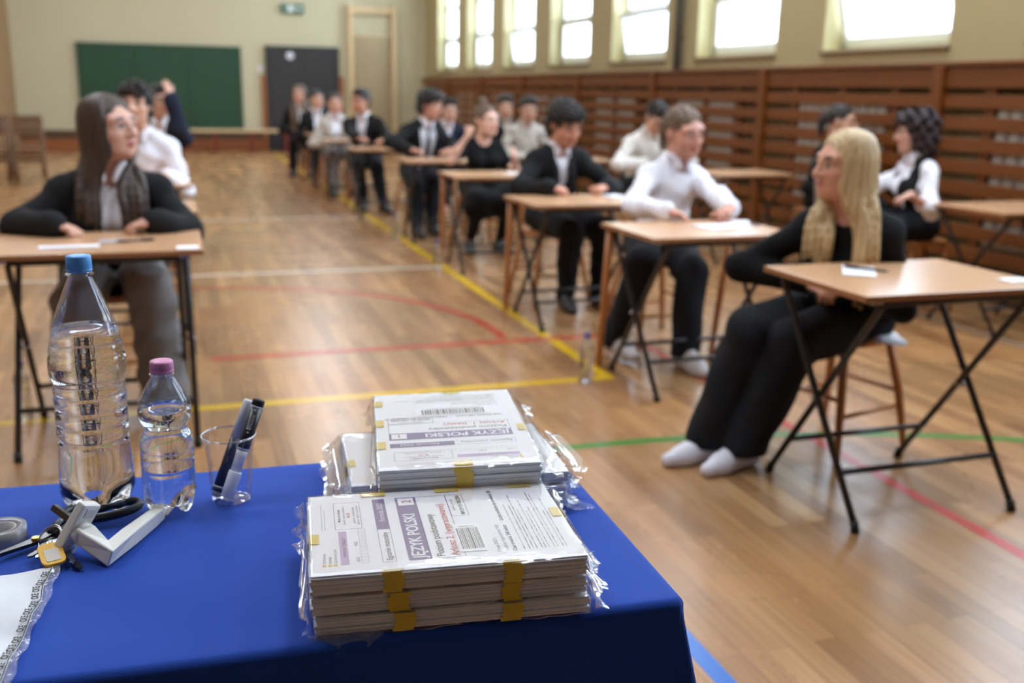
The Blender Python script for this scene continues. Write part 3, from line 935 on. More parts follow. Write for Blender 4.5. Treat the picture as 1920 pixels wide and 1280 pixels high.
    hairc = brow
    def colors(V):
        q = (V - HC) / hs; r = q @ HR; f = q @ HF; u = q @ HU
        C = np.tile(np.array([*base, 1.0]), (len(V), 1))
        face = f > .055
        m = face & (np.abs(u + .0615) < .0090) & (np.abs(r) < .019) & (f > .082); C[m, :3] = lip
        m = face & (np.abs(u - .030 + (np.abs(r) - .033) ** 2 * 6) < .006) & (np.abs(np.abs(r) - .034) < .020); C[m, :3] = brow
        m = (np.abs(u - .004) < .0085) & (np.abs(np.abs(r) - .033) < .0155) & (f > .07); C[m, :3] = lin((196, 186, 180))
        m = m & ((np.abs(np.abs(r) - .033) < .0065) | (u > .0085)); C[m, :3] = dark
        ck = np.exp(-(((np.abs(r) - .042) / .02) ** 2 + ((u + .03) / .02) ** 2)) * face
        C[:, :3] = C[:, :3] * (1 - .25 * ck[:, None]) + np.array(lin((206, 130, 116))) * .25 * ck[:, None]
        return C
    body = field_object('person', fld, M_skin, pos, None, colors)
    tag(body, label, 'person', 'people sitting the examination')
    chest = lambda x, f, u: H + Xs * x * S + Ff * f * S + up * u * S
    hem = H - A3(0, 0, .03)
    neck_hole = ('c', NB + up * .0 + Ff * .01, NB + nd * .16, .064, .075, .01)
    def vcut(f0, w0, u0, w1, u1=.50):
        """triangular opening in front of the chest"""
        out = []
        for t in np.linspace(0, 1, 18):
            u = u0 + (u1 - u0) * t; w = w0 + (w1 - w0) * t
            for x in np.linspace(-max(w - .02, 0), max(w - .02, 0), 4 if w > .03 else 1):
                out.append(('c', chest(x, f0, u), chest(x, .24, u), .024, .03, .01))
        return out
    F0 = .085
    vx = vox
    def make(name, prims, inf, m, cut=None, post=None, rip=None, kk=None, v=None):
        lo, hi = bounds(prims, inf + .02)
        fl = Field(lo, hi, v or vx); fl.union(prims, inf, kk)
        if rip: fl.ripple(rip[0], rip[1], sum(map(ord, key + name)))
        if cut: fl.cut(cut)
        if post: post(fl)
        return field_object(name, fl, m, pos, body)
    up_arm = arms[-1] + arms[1]
    def fore_to(f, inf):
        o = []
        for q in (-1, 1):
            e_, w = elb[q], wr[q]; t = f
            o += [('c', e_, e_ * (1 - t) + w * t, .042 * S + inf, .036 * S + inf, .03)]
        return o
    leg_in = []
    for q in (-1, 1):
        kn, an = knees[q], anks[q]; hip = legs[q][0][1]
        leg_in += [('c', hip, kn, .088, .066 + legwide * .4, .018), ('c', kn, an, .066 + legwide * .4, .045 + legwide, .018)]
    for item in outfit:
        kind, m = item[0], item[1]
        if kind == 'trousers':
            make('trousers', [torso[0]] + leg_in, .012, m, rip=(.006, .12), post=lambda fl: fl.half(A3(0, 0, .06), A3(0, 0, -1)))
        elif kind == 'shirt':
            sl = item[2] if len(item) > 2 else .97
            pr = list(torso)
            if sl >= .5: pr += up_arm + fore_to((sl - .5) * 2, .004)
            elif sl > 0: pr += [('c', p[1], p[1] * (1 - sl * 2) + p[2] * sl * 2, p[3] + .006, p[3] + .008, .03) for p in up_arm]
            make('shirt', pr, .011 if sl else .006, m, cut=[neck_hole], rip=(.007, .11) if sl else None, post=lambda fl: fl.half(hem, A3(0, 0, -1)))
            # collar with two points
            cp = []
            for q in (-1, 1):
                ring = [NB + nd * .045 + rot_axis(HF * 0 + Ff, up, q * t) * .066 for t in (3.1, 2.2, 1.3, .55)] + [NB + Ff * .085 - up * .005 + Xs * q * .022]
                cp += chain(ring, [.013] * 4 + [.009], .008, 3)
                cp += [('c', NB + nd * .03 + rot_axis(Ff, up, q * .8) * .068, NB + Ff * .088 - up * .03 + Xs * q * .045, .011, .006, .012)]
            make('shirt_collar', cp, 0, m, v=min(vx, .007))
            if item[-1] == 'buttons':
                for u in (.36, .28, .20):
                    b = MB(); b.cyl(chest(0, .112, u) - pos, chest(0, .125, u) - pos, .006, seg=8); b.build('button', M_paper, body)
        elif kind == 'top':
            sl = item[2]; pr = list(torso) + [('c', p[1], p[1] * (1 - sl) + p[2] * sl, p[3] + .006, p[4] + .006, .03) for p in up_arm]
            if sl >= 1: pr = list(torso) + up_arm + fore_to(.93, .005)
            make('knit_top' if sl >= 1 else 'short_sleeved_top', pr, .012, m, cut=[neck_hole], rip=(.005, .12), post=lambda fl: fl.half(hem - A3(0, 0, .04), A3(0, 0, -1)))
        elif kind == 'skirt':
            kn = (knees[-1] + knees[1]) / 2
            pr = [torso[0]] + [('c', legs[q][0][1], knees[q], .115 * S, .105 * S, .10) for q in (-1, 1)] + [('c', knees[-1], knees[1], .09, .09, .1)]
            make('skirt', pr, .014, m, rip=(.006, .12))
        elif kind == 'tights':
            make('tights', legs[-1] + legs[1], .004, m)
        elif kind == 'jacket':
            op = item[2] if len(item) > 2 else .07
            pr = list(torso) + up_arm + fore_to(.90, .006) + [('c', sh[q] + Xs * q * .012, sh[q] - up * .05 + Xs * q * .02, .054 * S, .056 * S, .03) for q in (-1, 1)]
            cuts = [neck_hole] + vcut(F0 - .01, .012 if op < .1 else op * .6, .02 if op >= .1 else .12, op, .46)
            make('jacket', pr, .018, m, cut=cuts, rip=(.007, .14), post=lambda fl: fl.half(hem - A3(0, 0, .06), A3(0, 0, -1)))
            lp = []
            for q in (-1, 1):
                lp += chain([NB - Ff * .07 + up * .03 + Xs * q * .02, NB + Xs * q * .075 + up * .012, chest(q * (op + .012), .118, .40), chest(q * (op * .8 + .018), .150, .30), chest(q * (op * .5 + .012), .150, .16)], [.014, .016, .020, .018, .008], .01, 3)
            make('lapel', lp, 0, m, v=min(vx, .009))
        elif kind == 'cuffs':
            cu = []
            for q in (-1, 1):
                e_, w = elb[q], wr[q]; cu.append(('c', e_ * .16 + w * .84, e_ * .04 + w * .96, .037, .036, .01))
            make('shirt_cuff', cu, 0, m)
        elif kind == 'vest':
            make('waistcoat', list(torso), .021, m, cut=[neck_hole] + vcut(F0 - .01, .010, .17, .075, .47) + [('c', sh[q] + Xs * q * .05 + up * .07, sh[q] + Xs * q * .055 - up * .13, .075, .07, .01) for q in (-1, 1)], post=lambda fl: fl.half(hem, A3(0, 0, -1)))
        elif kind == 'cardigan':
            pr = list(torso) + up_arm + fore_to(.93, .008)
            make('cardigan', pr, .020, m, cut=[neck_hole] + vcut(F0 - .01, .02, .0, .06, .46), rip=(.007, .12), post=lambda fl: fl.half(hem - A3(0, 0, .06), A3(0, 0, -1)))
        elif kind == 'tie':
            make('tie', [('c', NB + Ff * .088 - up * .012, NB + Ff * .096 - up * .04, .016, .011, .006)] + chain([NB + Ff * .098 - up * .04, chest(0, .135, .38), chest(0, .140, .25), chest(.0, .135, .05)], [.009, .016, .021, .023], .006, 4), 0, m, v=min(vx, .008))
        elif kind == 'shoes':
            for q in (-1, 1): make('shoe', footp[q], .008, m, post=lambda fl: fl.half(A3(0, 0, .004), A3(0, 0, -1)))
        elif kind == 'socks':
            for q in (-1, 1): make('sock', footp[q] + [('c', anks[q], anks[q] * .8 + knees[q] * .2, .040, .042, .02)], .005, m, post=lambda fl: fl.half(A3(0, 0, .003), A3(0, 0, -1)))
    # hair
    HM = np.stack([HR, HF, HU]); P = lambda r, f, u: HC + hs * (HR * r + HF * f + HU * u)
    E = lambda c, r, k=.02: ('e', P(*c), [v * hs for v in r], HM, k)
    facecut = [E((0, .105, -.045), (.060, .080, .105)), E((0, .120, -.005), (.052, .060, .062))]
    hv = min(vx, .008)
    if hair == 'short':
        pr = [E((0, -.016, .036), (.080, .101, .090), .03), E((.02, .045, .094), (.052, .045, .034), .03), E((0, -.055, -.025), (.070, .048, .064), .03)]
        make('hair', pr, 0, hcol, cut=[E((0, .112, -.022), (.062, .080, .100)), E((0, .055, -.085), (.12, .085, .075))], rip=(.009, .022), v=hv)
    elif hair == 'mop':
        pr = [E((0, -.020, .045), (.094, .108, .092), .03), E((0, .062, .078), (.070, .044, .042), .03), E((0, -.055, -.030), (.086, .060, .070), .03)]
        make('hair', pr, 0, hcol, cut=[E((0, .115, -.038), (.064, .080, .096)), E((0, .055, -.095), (.12, .085, .070))], rip=(.014, .024), v=hv)
    elif hair == 'bob':
        pr = [E((0, -.020, .040), (.100, .112, .095), .03), E((0, .066, .075), (.075, .048, .044), .03), E((-.05, -.045, -.06), (.055, .075, .085), .04), E((.05, -.045, -.06), (.055, .075, .085), .04)]
        make('hair', pr, 0, hcol, cut=[E((0, .115, -.055), (.064, .085, .095)), E((0, .06, -.14), (.12, .09, .06))], rip=(.016, .05), v=hv)
    elif hair in ('tied', 'bun'):
        pr = [E((0, -.018, .034), (.080, .100, .087), .03)]
        if hair == 'bun': pr.append(E((0, -.045, .135), (.040, .040, .036), .012))
        else: pr += chain([P(0, -.10, .03), P(0, -.135, -.02), P(0, -.125, -.12)], [.03, .03, .015], .02, 3)
        make('hair', pr, 0, hcol, cut=[E((0, .112, -.018), (.062, .082, .104)), E((0, .045, -.090), (.12, .09, .055))], rip=(.005, .03), v=hv)
    elif hair == 'long':
        pr = [E((0, -.018, .034), (.081, .100, .087), .03)]
        g = np.random.default_rng(sum(map(ord, key)))
        NL = 40
        for i in range(NL):
            th = math.radians(58 + 244 * i / (NL - 1))               # angle round the head from the face
            sgn = 1 if math.sin(th) > 0 else -1
            dr = lambda rr, u: P(math.sin(th) * rr, math.cos(th) * rr * 1.16 - .012, u)
            p = [P(math.sin(th) * .012, math.cos(th) * .02 - .01, .117), dr(.062, .092), dr(.079, .035), dr(.080, -.03), dr(.081, -.09)]
            off = abs(math.degrees(th) - 180); jit = g.normal(size=3) * .005
            if off > 74:
                xx = sgn * g.uniform(.062, .112)
                p += [chest(xx * .95, .105, .47) + jit, chest(xx * 1.02, hairf - .006, .34) + jit, chest(xx * .98 + jit[0] * 2, hairf, hairlen + g.uniform(-.05, .06))]
            elif off > 40:
                xx = sgn * g.uniform(.095, .145)
                p += [chest(xx * .9, .050, .52) + jit, chest(xx * 1.03, hairf - .034, .38) + jit, chest(xx * 1.0 + jit[0] * 2, hairf - .016, hairlen + .03 + g.uniform(-.05, .06))]
            else:
                xx = math.sin(th) * .15
                p += [chest(xx, -.070, .46) + jit, chest(xx * 1.1, -.128, .33) + jit, chest(xx * 1.1, -.125, .20 + g.uniform(-.04, .04))]
            pr += chain(p, [.008, .012, .015, .016, .017, .017, .015, .004], .0045, 4)
        make('hair', pr, 0, hcol, cut=[E((0, .112, .002), (.061, .074, .099)), E((0, .105, -.085), (.047, .080, .075))], v=min(hv, .0055))
    PEOPLE[key] = body
    return body, dict(H=H, HC=HC, wr=wr, elb=elb)

Zup = (0, 0, 1)
seats = []
def sit(key, label, pos, *, st=True, stz=.455, strz=.1, stlab=None, **k):
    if st: seats.append((pos, strz, stlab or ('wooden stool under the ' + label), k.get('seat', stz)))
    return person(key, label, pos, **k)

T_ = .735
sit('L1', 'person with long brown hair in black blazer and grey trousers, hands resting on the desk', (-.275, 4.50), top=1.286, a=3, lean=17, S=1.02, hs=1.08, head=(48, -4, 3), fem=True, vox=.0065,
    hands={-1: ((-.455, 4.115, T_ + .052), (.90, -.34, -.22), (0.1, -.1, 1)), 1: ((-.115, 4.130, T_ + .055), (-.97, -.12, -.20), (0, -.15, 1))}, curl=.55,
    drop=.042, AS=.84, elbow={-1: (-.50, .80, .0), 1: (.42, .85, .0)}, feet={-1: ((-.42, 4.18, .085), (-.15, -1)), 1: ((-.105, 4.07, .085), (.1, -1))},
    outfit=[('trousers', C_grey, ), ('shirt', C_white, 0), ('jacket', C_black, .055), ('shoes', C_shoe)], hair='long', hairlen=.06, hairf=.176, hcol=H_brown, legwide=.035, skin=(206, 158, 138), shw=.192,
    stlab='wooden stool of the long-haired person in grey trousers')
sit('R1', 'person with long blond hair all in black, sitting sideways in white socks', (2.37, 3.10), top=1.218, a=-47, lean=22, seat=.435, hs=1.0, head=(-48, 2, 0), fem=True, vox=.0065, strz=.25,
    hands={-1: ((2.13, 3.02, .665), (.35, -.75, -.25), (-.3, -.4, 1)), 1: ((2.22, 2.90, .665), (-.9, .2, -.25), (0, -.4, 1))}, curl=.5,
    elbow={-1: (-1, .0, -.05), 1: (.35, .35, -.9)}, feet={-1: ((1.80, 3.06, .085), (-1, -.12)), 1: ((1.885, 2.965, .085), (-1, -.30))},
    outfit=[('trousers', C_trous), ('top', C_black2, 1.0), ('socks', C_sock)], hair='long', hairlen=.15, hairf=.166, hcol=H_blond, legwide=.030, skin=(206, 150, 124),
    stlab='wooden stool under the blond person in black, folded paper on its edge')
sit('R2', 'person in white shirt with tied back hair, sorting papers on the desk', (2.42, 4.80), top=1.278, a=6, lean=10, side=6, S=1.08, hs=1.07, head=(8, 13, 5), vox=.0075,
    hands={-1: ((2.215, 4.30, .765), (.86, -.35, -.15), (0, 0, 1)), 1: ((2.50, 4.13, .765), (-.75, -.6, -.15), (0, 0, 1))}, curl=.5,
    elbow={-1: (-1, .1, -.6), 1: (1, .1, -.6)}, feet={-1: ((2.06, 4.50, .11), (.15, -1)), 1: ((2.315, 4.22, .085), (.05, -1))},
    outfit=[('trousers', C_trous), ('shirt', C_white, .96, 'buttons'), ('shoes', C_sneak)], hair='tied', hcol=H_mid, skin=(206, 150, 130), legwide=.012,
    stlab='wooden stool of the person sorting papers in a white shirt')
sit('R3', 'person with short dark hair in black suit, looking down at clasped hands', (2.27, 6.02), top=1.285, a=4, lean=10, S=1.06, hs=1.1, head=(14, 24, 4), vox=.008,
    hands={-1: ((2.10, 5.57, .755), (.85, -.35, -.05), (0, -.3, 1)), 1: ((2.46, 5.60, .755), (-.85, -.30, -.05), (0, -.3, 1))}, curl=.95,
    elbow={-1: (-1, .0, -.6), 1: (1, .0, -.6)}, feet={-1: ((2.24, 5.66, .085), (-.1, -1)), 1: ((2.47, 5.68, .085), (.15, -1))},
    outfit=[('trousers', C_trous), ('shirt', C_white, 0), ('jacket', C_black, .05), ('shoes', C_shoe)], hair='mop', hcol=H_dark, skin=(208, 150, 126),
    stlab='wooden stool of the dark-haired person with clasped hands')
sit('R4', 'person with hair bun in short-sleeved black dress, chin on hand', (2.40, 8.10), top=1.225, a=0, lean=12, S=.98, hs=1.08, head=(28, 2, 0), fem=True, vox=.009,
    hands={-1: ((2.21, 7.80, .965), (.30, -.10, .9), (-.6, -.7, .2)), 1: ((2.575, 7.72, .80), (-.15, .1, 1), (.6, -.7, 0))}, curl=1.0,
    elbow={-1: (-.5, .5, -1), 1: (.6, .2, -1)}, feet={-1: ((2.27, 7.93, .085), (-.3, -1)), 1: ((2.52, 7.90, .085), (.3, -1))},
    outfit=[('tights', C_trous), ('skirt', C_black2), ('top', C_black2, .55), ('shoes', C_shoe)], hair='bun', hcol=H_mid, skin=(226, 178, 156),
    stlab='wooden stool of the person with hair bun in black dress')
sit('R5', 'person with white shirt and dark tie under open black jacket, elbow out', (2.20, 9.55), top=1.325, a=12, lean=14, side=5, S=1.08, hs=1.1, head=(30, 10, 0), vox=.010,
    hands={-1: ((2.02, 9.05, .77), (.8, -.4, 0), Zup), 1: ((2.40, 9.05, .77), (-.7, -.6, 0), Zup)},
    elbow={-1: (-1, -.1, -.25), 1: (1, .1, -.6)}, feet={-1: ((2.05, 8.90, .085), (0, -1)), 1: ((2.20, 8.98, .085), (.2, -1))},
    outfit=[('trousers', C_trous), ('shirt', C_white, 0), ('jacket', C_black, .11), ('tie', C_tie), ('shoes', C_shoe)], hair='mop', hcol=H_dark, skin=(206, 150, 126),
    stlab='wooden stool of the person with the dark tie')
sit('R5b', 'person in navy jacket mostly hidden behind the one with the tie', (2.86, 11.0), top=1.250, a=0, lean=6, S=1.04, vox=.013, hs=1.08, head=(10, 10, 0),
    outfit=[('trousers', C_trous), ('jacket', C_navy, .05), ('shirt', C_white, 0)], hair='short', hcol=H_dark, stlab='wooden stool of the person in navy jacket behind the one with tie')
sit('R6', 'person in black suit with bright white collar, bending towards the aisle', (2.03, 11.35), top=1.330, a=-28, lean=12, S=1.06, vox=.012, hs=1.1, head=(-22, 8, 0),
    hands={-1: ((1.84, 10.75, .77), (.6, -.6, 0), Zup), 1: ((2.12, 10.72, .77), (-.8, -.4, 0), Zup)}, feet={-1: ((1.92, 10.95, .085), (-.2, -1)), 1: ((2.10, 10.75, .085), (.2, -1))},
    outfit=[('trousers', C_trous), ('shirt', C_white, 0), ('jacket', C_black, .065), ('cuffs', C_white), ('shoes', C_shoe)], hair='short', hcol=H_dark, skin=(204, 146, 120), stlab='wooden stool of the person bending towards the aisle in black suit')
sit('R7', 'person in pale beige cardigan and grey trousers at a distant desk', (1.90, 12.95), top=1.275, a=5, lean=10, S=1.0, vox=.013, hs=1.08, fem=True, head=(-5, 5, 0),
    outfit=[('trousers', C_grey), ('shirt', C_white, 0), ('cardigan', C_cream), ('shoes', C_shoe)], hair='tied', hcol=H_dark, stlab='wooden stool of the person in beige cardigan')
sit('R8', 'person in black jacket over bright white blouse, second from the black door', (1.85, 14.35), top=1.300, a=8, lean=8, S=1.02, vox=.014, hs=1.08, fem=True, head=(5, 5, 0),
    outfit=[('trousers', C_trous), ('shirt', C_white, 0), ('jacket', C_black, .075), ('shoes', C_shoe)], hair='tied', hcol=H_dark, stlab='wooden stool second from the black door')
sit('R9', 'person with loose brown hair in black, nearest to the black double door', (1.82, 15.75), top=1.360, a=-10, lean=8, S=1.06, vox=.014, hs=1.1, fem=True, head=(-10, 5, 0),
    outfit=[('trousers', C_trous), ('shirt', C_white, 0), ('jacket', C_black, .04), ('shoes', C_shoe)], hair='long', hcol=H_mid, stlab='wooden stool nearest to the black double door')
sit('L2', 'person in white shirt leaning on the desk behind the long-haired one', (-.24, 7.05), top=1.333, a=-4, lean=26, side=4, S=1.14, vox=.010, hs=1.08, head=(-8, -2, 0),
    hands={-1: ((-.36, 6.60, .76), (.1, -1, 0), Zup), 1: ((-.08, 6.56, .76), (-.2, -1, 0), Zup)}, elbow={-1: (-.6, .7, -.4), 1: (.35, .9, -.3)},
    outfit=[('trousers', C_trous), ('shirt', C_white, .95), ('shoes', C_shoe)], hair='mop', hcol=H_dark, stlab='wooden stool of the person leaning over in white shirt')
sit('L3', 'person in navy jacket with a hand raised beside the head', (-.13, 8.85), top=1.330, a=0, lean=10, S=1.08, vox=.012, hs=1.06, head=(25, 5, 0),
    hands={1: ((-.03, 8.52, 1.22), (-.15, .1, 1), (.5, -.6, 0))}, elbow={1: (.25, -.4, -1)},
    outfit=[('trousers', C_trous), ('shirt', C_white, 0), ('jacket', C_navy, .05), ('shoes', C_shoe)], hair='short', hcol=H_dark, stlab='wooden stool of the person raising a hand')
sit('S1', 'person with wine-dark bob in black waistcoat, turned sideways by the slatted wall', (4.42, 5.18), top=1.255, a=-100, lean=6, S=1.02, vox=.009, hs=1.06, fem=True, head=(-22, 3, 0),
    hands={-1: ((3.96, 5.18, .86), (-.9, -.1, -.5), (0, 0, 1)), 1: ((4.06, 4.83, .765), (-.95, .0, -.25), (0, 0, 1))}, elbow={-1: (-.4, -.3, -.8), 1: (.6, -.1, -.8)},
    outfit=[('trousers', C_trous), ('shirt', C_white, .70), ('vest', C_vest), ('shoes', C_shoe)], hair='bob', hcol=H_wine, skin=(206, 156, 136), stlab='wooden stool of the person in black waistcoat')
sit('S2', 'person with dark tied hair, only the head showing above the blond one', (4.80, 6.70), top=1.283, a=20, lean=8, S=1.04, vox=.011, hs=1.06, fem=True, head=(25, 5, 0),
    outfit=[('trousers', C_trous), ('top', C_black2, 1.0), ('shoes', C_shoe)], hair='tied', hcol=H_dark, stlab='wooden stool hidden behind the blond person')
sit('S3', 'person in loose pale shirt with head bowed, elbow out, near the slatted wall', (3.83, 8.02), top=1.300, a=2, lean=22, S=1.16, vox=.010, hs=1.06, head=(0, 42, 0),
    hands={-1: ((3.74, 7.70, .74), (.6, -.5, -.3), Zup), 1: ((3.95, 7.68, .74), (-.6, -.5, -.3), Zup)}, elbow={-1: (-1, .1, -.1), 1: (1, .1, -.1)},
    outfit=[('trousers', C_trous), ('shirt', cloth('pale_grey_shirt', (224, 220, 214)), .97), ('shoes', C_shoe)], hair='short', hcol=H_dark, stlab='wooden stool of the person with bowed head')
sit('S4', 'person in pale shirt seated far along the slatted wall', (3.52, 10.25), top=1.290, a=0, lean=10, S=1.02, vox=.013, hs=1.08, head=(0, 15, 0),
    outfit=[('trousers', C_trous), ('shirt', C_cream, .97), ('shoes', C_shoe)], hair='short', hcol=H_dark, stlab='wooden stool of the person in pale shirt far along the wall')
sit('S5', 'person in dark jacket and grey shirt beside the distant one in pale shirt', (3.64, 11.4), top=1.290, a=10, lean=8, S=1.08, vox=.013, hs=1.08, head=(-15, 12, 0),
    outfit=[('trousers', C_trous), ('shirt', C_cream, 0), ('jacket', C_black, .06), ('shoes', C_shoe)], hair='short', hcol=H_dark, stlab='wooden stool of the person in dark jacket far along the wall')

st0 = None
for (p, rz, lab, z) in seats:
    if st0 is None: o = st0 = make_stool(.452)
    else: o = copy_tree(st0)
    put(o, p[0], p[1] + .02, rz, lab, 'stool', 'stools under the people')
ch0 = None
CH = [(-2.42, 15.9, .15, 'unused wooden chair, closest to the brown boarded wall'), (-2.02, 15.9, .1, 'unused wooden chair, second from the brown boarded wall'),
      (-2.30, 14.75, .2, 'unused wooden chair, in the front pair and closer to the boarded wall'), (-1.86, 14.75, .1, 'unused wooden chair, in the front pair and farther from the boarded wall'),
      (3.98, 5.16, PI / 2, 'wooden chair whose back carries the forearm of the person in black waistcoat')]
for (x, y, rz, lab) in CH:
    o = ch0 = make_chair() if ch0 is None else copy_tree(ch0)
    put(o, x, y, rz, lab, 'chair', 'wooden chairs')
# ------------------------------------------------------------------ the front table with its blue cloth and everything on it
TZ = .75
TR = math.radians(-2.7)
CX, CY = .515, .925                                 # front corner nearest the aisle
TW, TD = 1.55, .515
Mt = Matrix.Translation((CX, CY, 0)) @ Matrix.Rotation(TR, 4, 'Z')

M_cloth = bpy.data.materials.new('blue_tablecloth'); M_cloth.use_nodes = True
nt = M_cloth.node_tree; bs = nt.nodes['Principled BSDF']
bs.inputs['Base Color'].default_value = (*lin((26, 68, 164)), 1); bs.inputs['Roughness'].default_value = .78
bs.inputs['Specular IOR Level'].default_value = .25; bs.inputs['Sheen Weight'].default_value = .25; bs.inputs['Sheen Roughness'].default_value = .4
bs.inputs['Sheen Tint'].default_value = (.35, .5, 1, 1)
tc = nt.nodes.new('ShaderNodeTexCoord'); mpw = nt.nodes.new('ShaderNodeMapping'); mpw.inputs['Scale'].default_value = (90, 900, 900)
nw = nt.nodes.new('ShaderNodeTexNoise'); nw.inputs['Scale'].default_value = 1; nw.inputs['Detail'].default_value = 3
mpl = nt.nodes.new('ShaderNodeTexNoise'); mpl.inputs['Scale'].default_value = 9; mpl.inputs['Detail'].default_value = 3
ad = nt.nodes.new('ShaderNodeMath'); ad.operation = 'MULTIPLY_ADD'; ad.inputs[1].default_value = .35
bpn = nt.nodes.new('ShaderNodeBump'); bpn.inputs['Strength'].default_value = .35; bpn.inputs['Distance'].default_value = .002
nt.links.new(tc.outputs['Object'], mpw.inputs['Vector']); nt.links.new(mpw.outputs[0], nw.inputs['Vector']); nt.links.new(tc.outputs['Object'], mpl.inputs['Vector'])
nt.links.new(nw.outputs['Fac'], ad.inputs[0]); nt.links.new(mpl.outputs['Fac'], ad.inputs[2]); nt.links.new(ad.outputs[0], bpn.inputs['Height'])
nt.links.new(bpn.outputs[0], bs.inputs['Normal'])

root = empty('examiner_table', (0, 0, 0)); root.matrix_world = Mt
tag(root, 'plain table standing under the long blue tablecloth', 'table')
b = MB(); b.box((-TW / 2, TD / 2, TZ - .0165), (TW - .012, TD - .012, .027), bev=.004); b.build('table_top', M_top, root)
for x in (-.06, -TW + .06):
    for y in (.06, TD - .06):
        b = MB(); b.cyl((x, y, 0), (x, y, TZ - .03), .017); b.build('leg', M_tube, root)

def tablecloth():
    """one woven sheet: flat on the top, rolling over the edge and hanging in soft folds"""
    L = .62
    ss = [0, .004, .009, .015, .022, .03, .045, .065, .09, .12, .16, .20, .26, .32, .40, .48, .55, L]
    xs = list(np.linspace(-TW, 0, 150)); ys = list(np.linspace(0, TD, 56))
    def fold(t, s, out):
        w = max(0, (s - .02)) / L
        return out * (.006 + .050 * w + w * .020 * math.sin(t * 17 + 1.2 * math.sin(t * 5)) + w * .012 * math.sin(t * 41 + 2))
    R = .011
    def edge(s):            # s along the cloth past the edge -> (outward, z)
        q = PI / 2 * R
        if s < q:
            a = s / R; return R * math.sin(a) - R + .004, TZ - R + R * math.cos(a)
        return .004, TZ - R - (s - q)
    vs = []; gi = {}
    X = [-TW - s for s in ss[:0:-1]] + xs + ss[1:]
    Y = [-s for s in ss[:0:-1]] + ys + [TD + s for s in ss[1:]]
    for i, x in enumerate(X):
        for j, y in enumerate(Y):
            dx = x if x > 0 else (x + TW if x < -TW else 0); dy = y - TD if y > TD else (y if y < 0 else 0)
            cx = min(max(x, -TW), 0); cy = min(max(y, 0), TD)
            s = max(abs(dx), abs(dy))
            if s == 0:
                z = TZ + .0012 * math.sin(x * 23 + y * 9) * math.sin(y * 31 - x * 7) * min(1, min(-x, x + TW, y, TD - y) / .05)
                z += .0016 * math.exp(-((y - .33 + .05 * x) / .012) ** 2) * (1 if -.5 < x < -.25 else 0)
                p = (x, y, z)
            else:
                o, z = edge(s)
                if dx and dy:
                    a = math.atan2(abs(dy), abs(dx)); sx, sy = math.copysign(1, dx), math.copysign(1, dy)
                    m = abs(math.sin(2 * a)); w = max(0, s - .02) / L
                    ro = o + .006 + w * (.06 + .10 * m * m) - .002 * m
                    p = (cx + sx * math.cos(a) * ro, cy + sy * math.sin(a) * ro, z)
                    o2 = fold(cx if abs(dy) > abs(dx) else cy + 3, s, 1) * (1 - m) * .0
                    p = (p[0] + sx * math.cos(a) * o2, p[1] + sy * math.sin(a) * o2, z)
                elif dx:
                    f = fold(cy + 3, s, 1) * 1 + o; p = (cx + math.copysign(f, dx), cy, z)
                else:
                    f = fold(cx, s, 1) + o; p = (cx, cy + math.copysign(f, dy), z)
            gi[i, j] = len(vs); vs.append(p)
    fs = [(gi[i, j], gi[i + 1, j], gi[i + 1, j + 1], gi[i, j + 1]) for i in range(len(X) - 1) for j in range(len(Y) - 1)]
    b = MB(); b.add(vs, fs, 0, True); return b
o = tablecloth().build('tablecloth', M_cloth); o.matrix_world = Mt
tag(o, 'royal blue tablecloth draped over the front table, hanging at its corner', 'tablecloth')

# ---- exam bundles
M_sheet = mat('exam_paper_white', (238, 238, 242), .7)
M_sides = bpy.data.materials.new('paper_edges'); M_sides.use_nodes = True
nt = M_sides.node_tree; bs = nt.nodes['Principled BSDF']; bs.inputs['Roughness'].default_value = .8
tc = nt.nodes.new('ShaderNodeTexCoord'); mp_ = nt.nodes.new('ShaderNodeMapping'); mp_.inputs['Scale'].default_value = (2.5, 2.5, 1500)
nz = nt.nodes.new('ShaderNodeTexNoise'); nz.inputs['Scale'].default_value = 1; nz.inputs['Detail'].default_value = 4; nz.inputs['Roughness'].default_value = .7
rp = nt.nodes.new('ShaderNodeValToRGB'); rp.color_ramp.elements[0].position = .36; rp.color_ramp.elements[0].color = (*lin((192, 197, 210)), 1)
rp.color_ramp.elements[1].position = .58; rp.color_ramp.elements[1].color = (*lin((240, 245, 255)), 1)
nt.links.new(tc.outputs['Object'], mp_.inputs['Vector']); nt.links.new(mp_.outputs[0], nz.inputs['Vector']); nt.links.new(nz.outputs['Fac'], rp.inputs[0]); nt.links.new(rp.outputs[0], bs.inputs['Base Color'])
M_purple = mat('print_purple', (92, 68, 132), .6); M_lilac = mat('print_lilac', (186, 160, 200), .6)
M_grey = mat('print_grey', (104, 102, 112), .7); M_lgrey = mat('print_light_grey', (176, 176, 184), .7)
M_red = mat('print_red', (196, 62, 62), .6); M_blk = mat('print_black', (24, 23, 27), .7)
M_yel = mat('yellow_tape', (224, 192, 56), .45, var=.08, vscale=400, stretch=(1, .2, 1))
M_sticker = mat('white_sticker', (244, 244, 246), .5); M_logo = mat('print_yellow', (226, 196, 60), .6)
M_bag = film('bag_film', gloss=.012, rough=.12, haze=.02, bump=.06, bscale=14)
M_flap = film('bag_flap_film', gloss=.05, rough=.10, haze=.12, bump=.4, bscale=45)
PRINT = [M_purple, M_lilac, M_grey, M_lgrey, M_red, M_blk, M_sheet, M_logo, M_sticker]
PU, LI, GR, LG, RD, BK, WH, LO, ST = range(9)

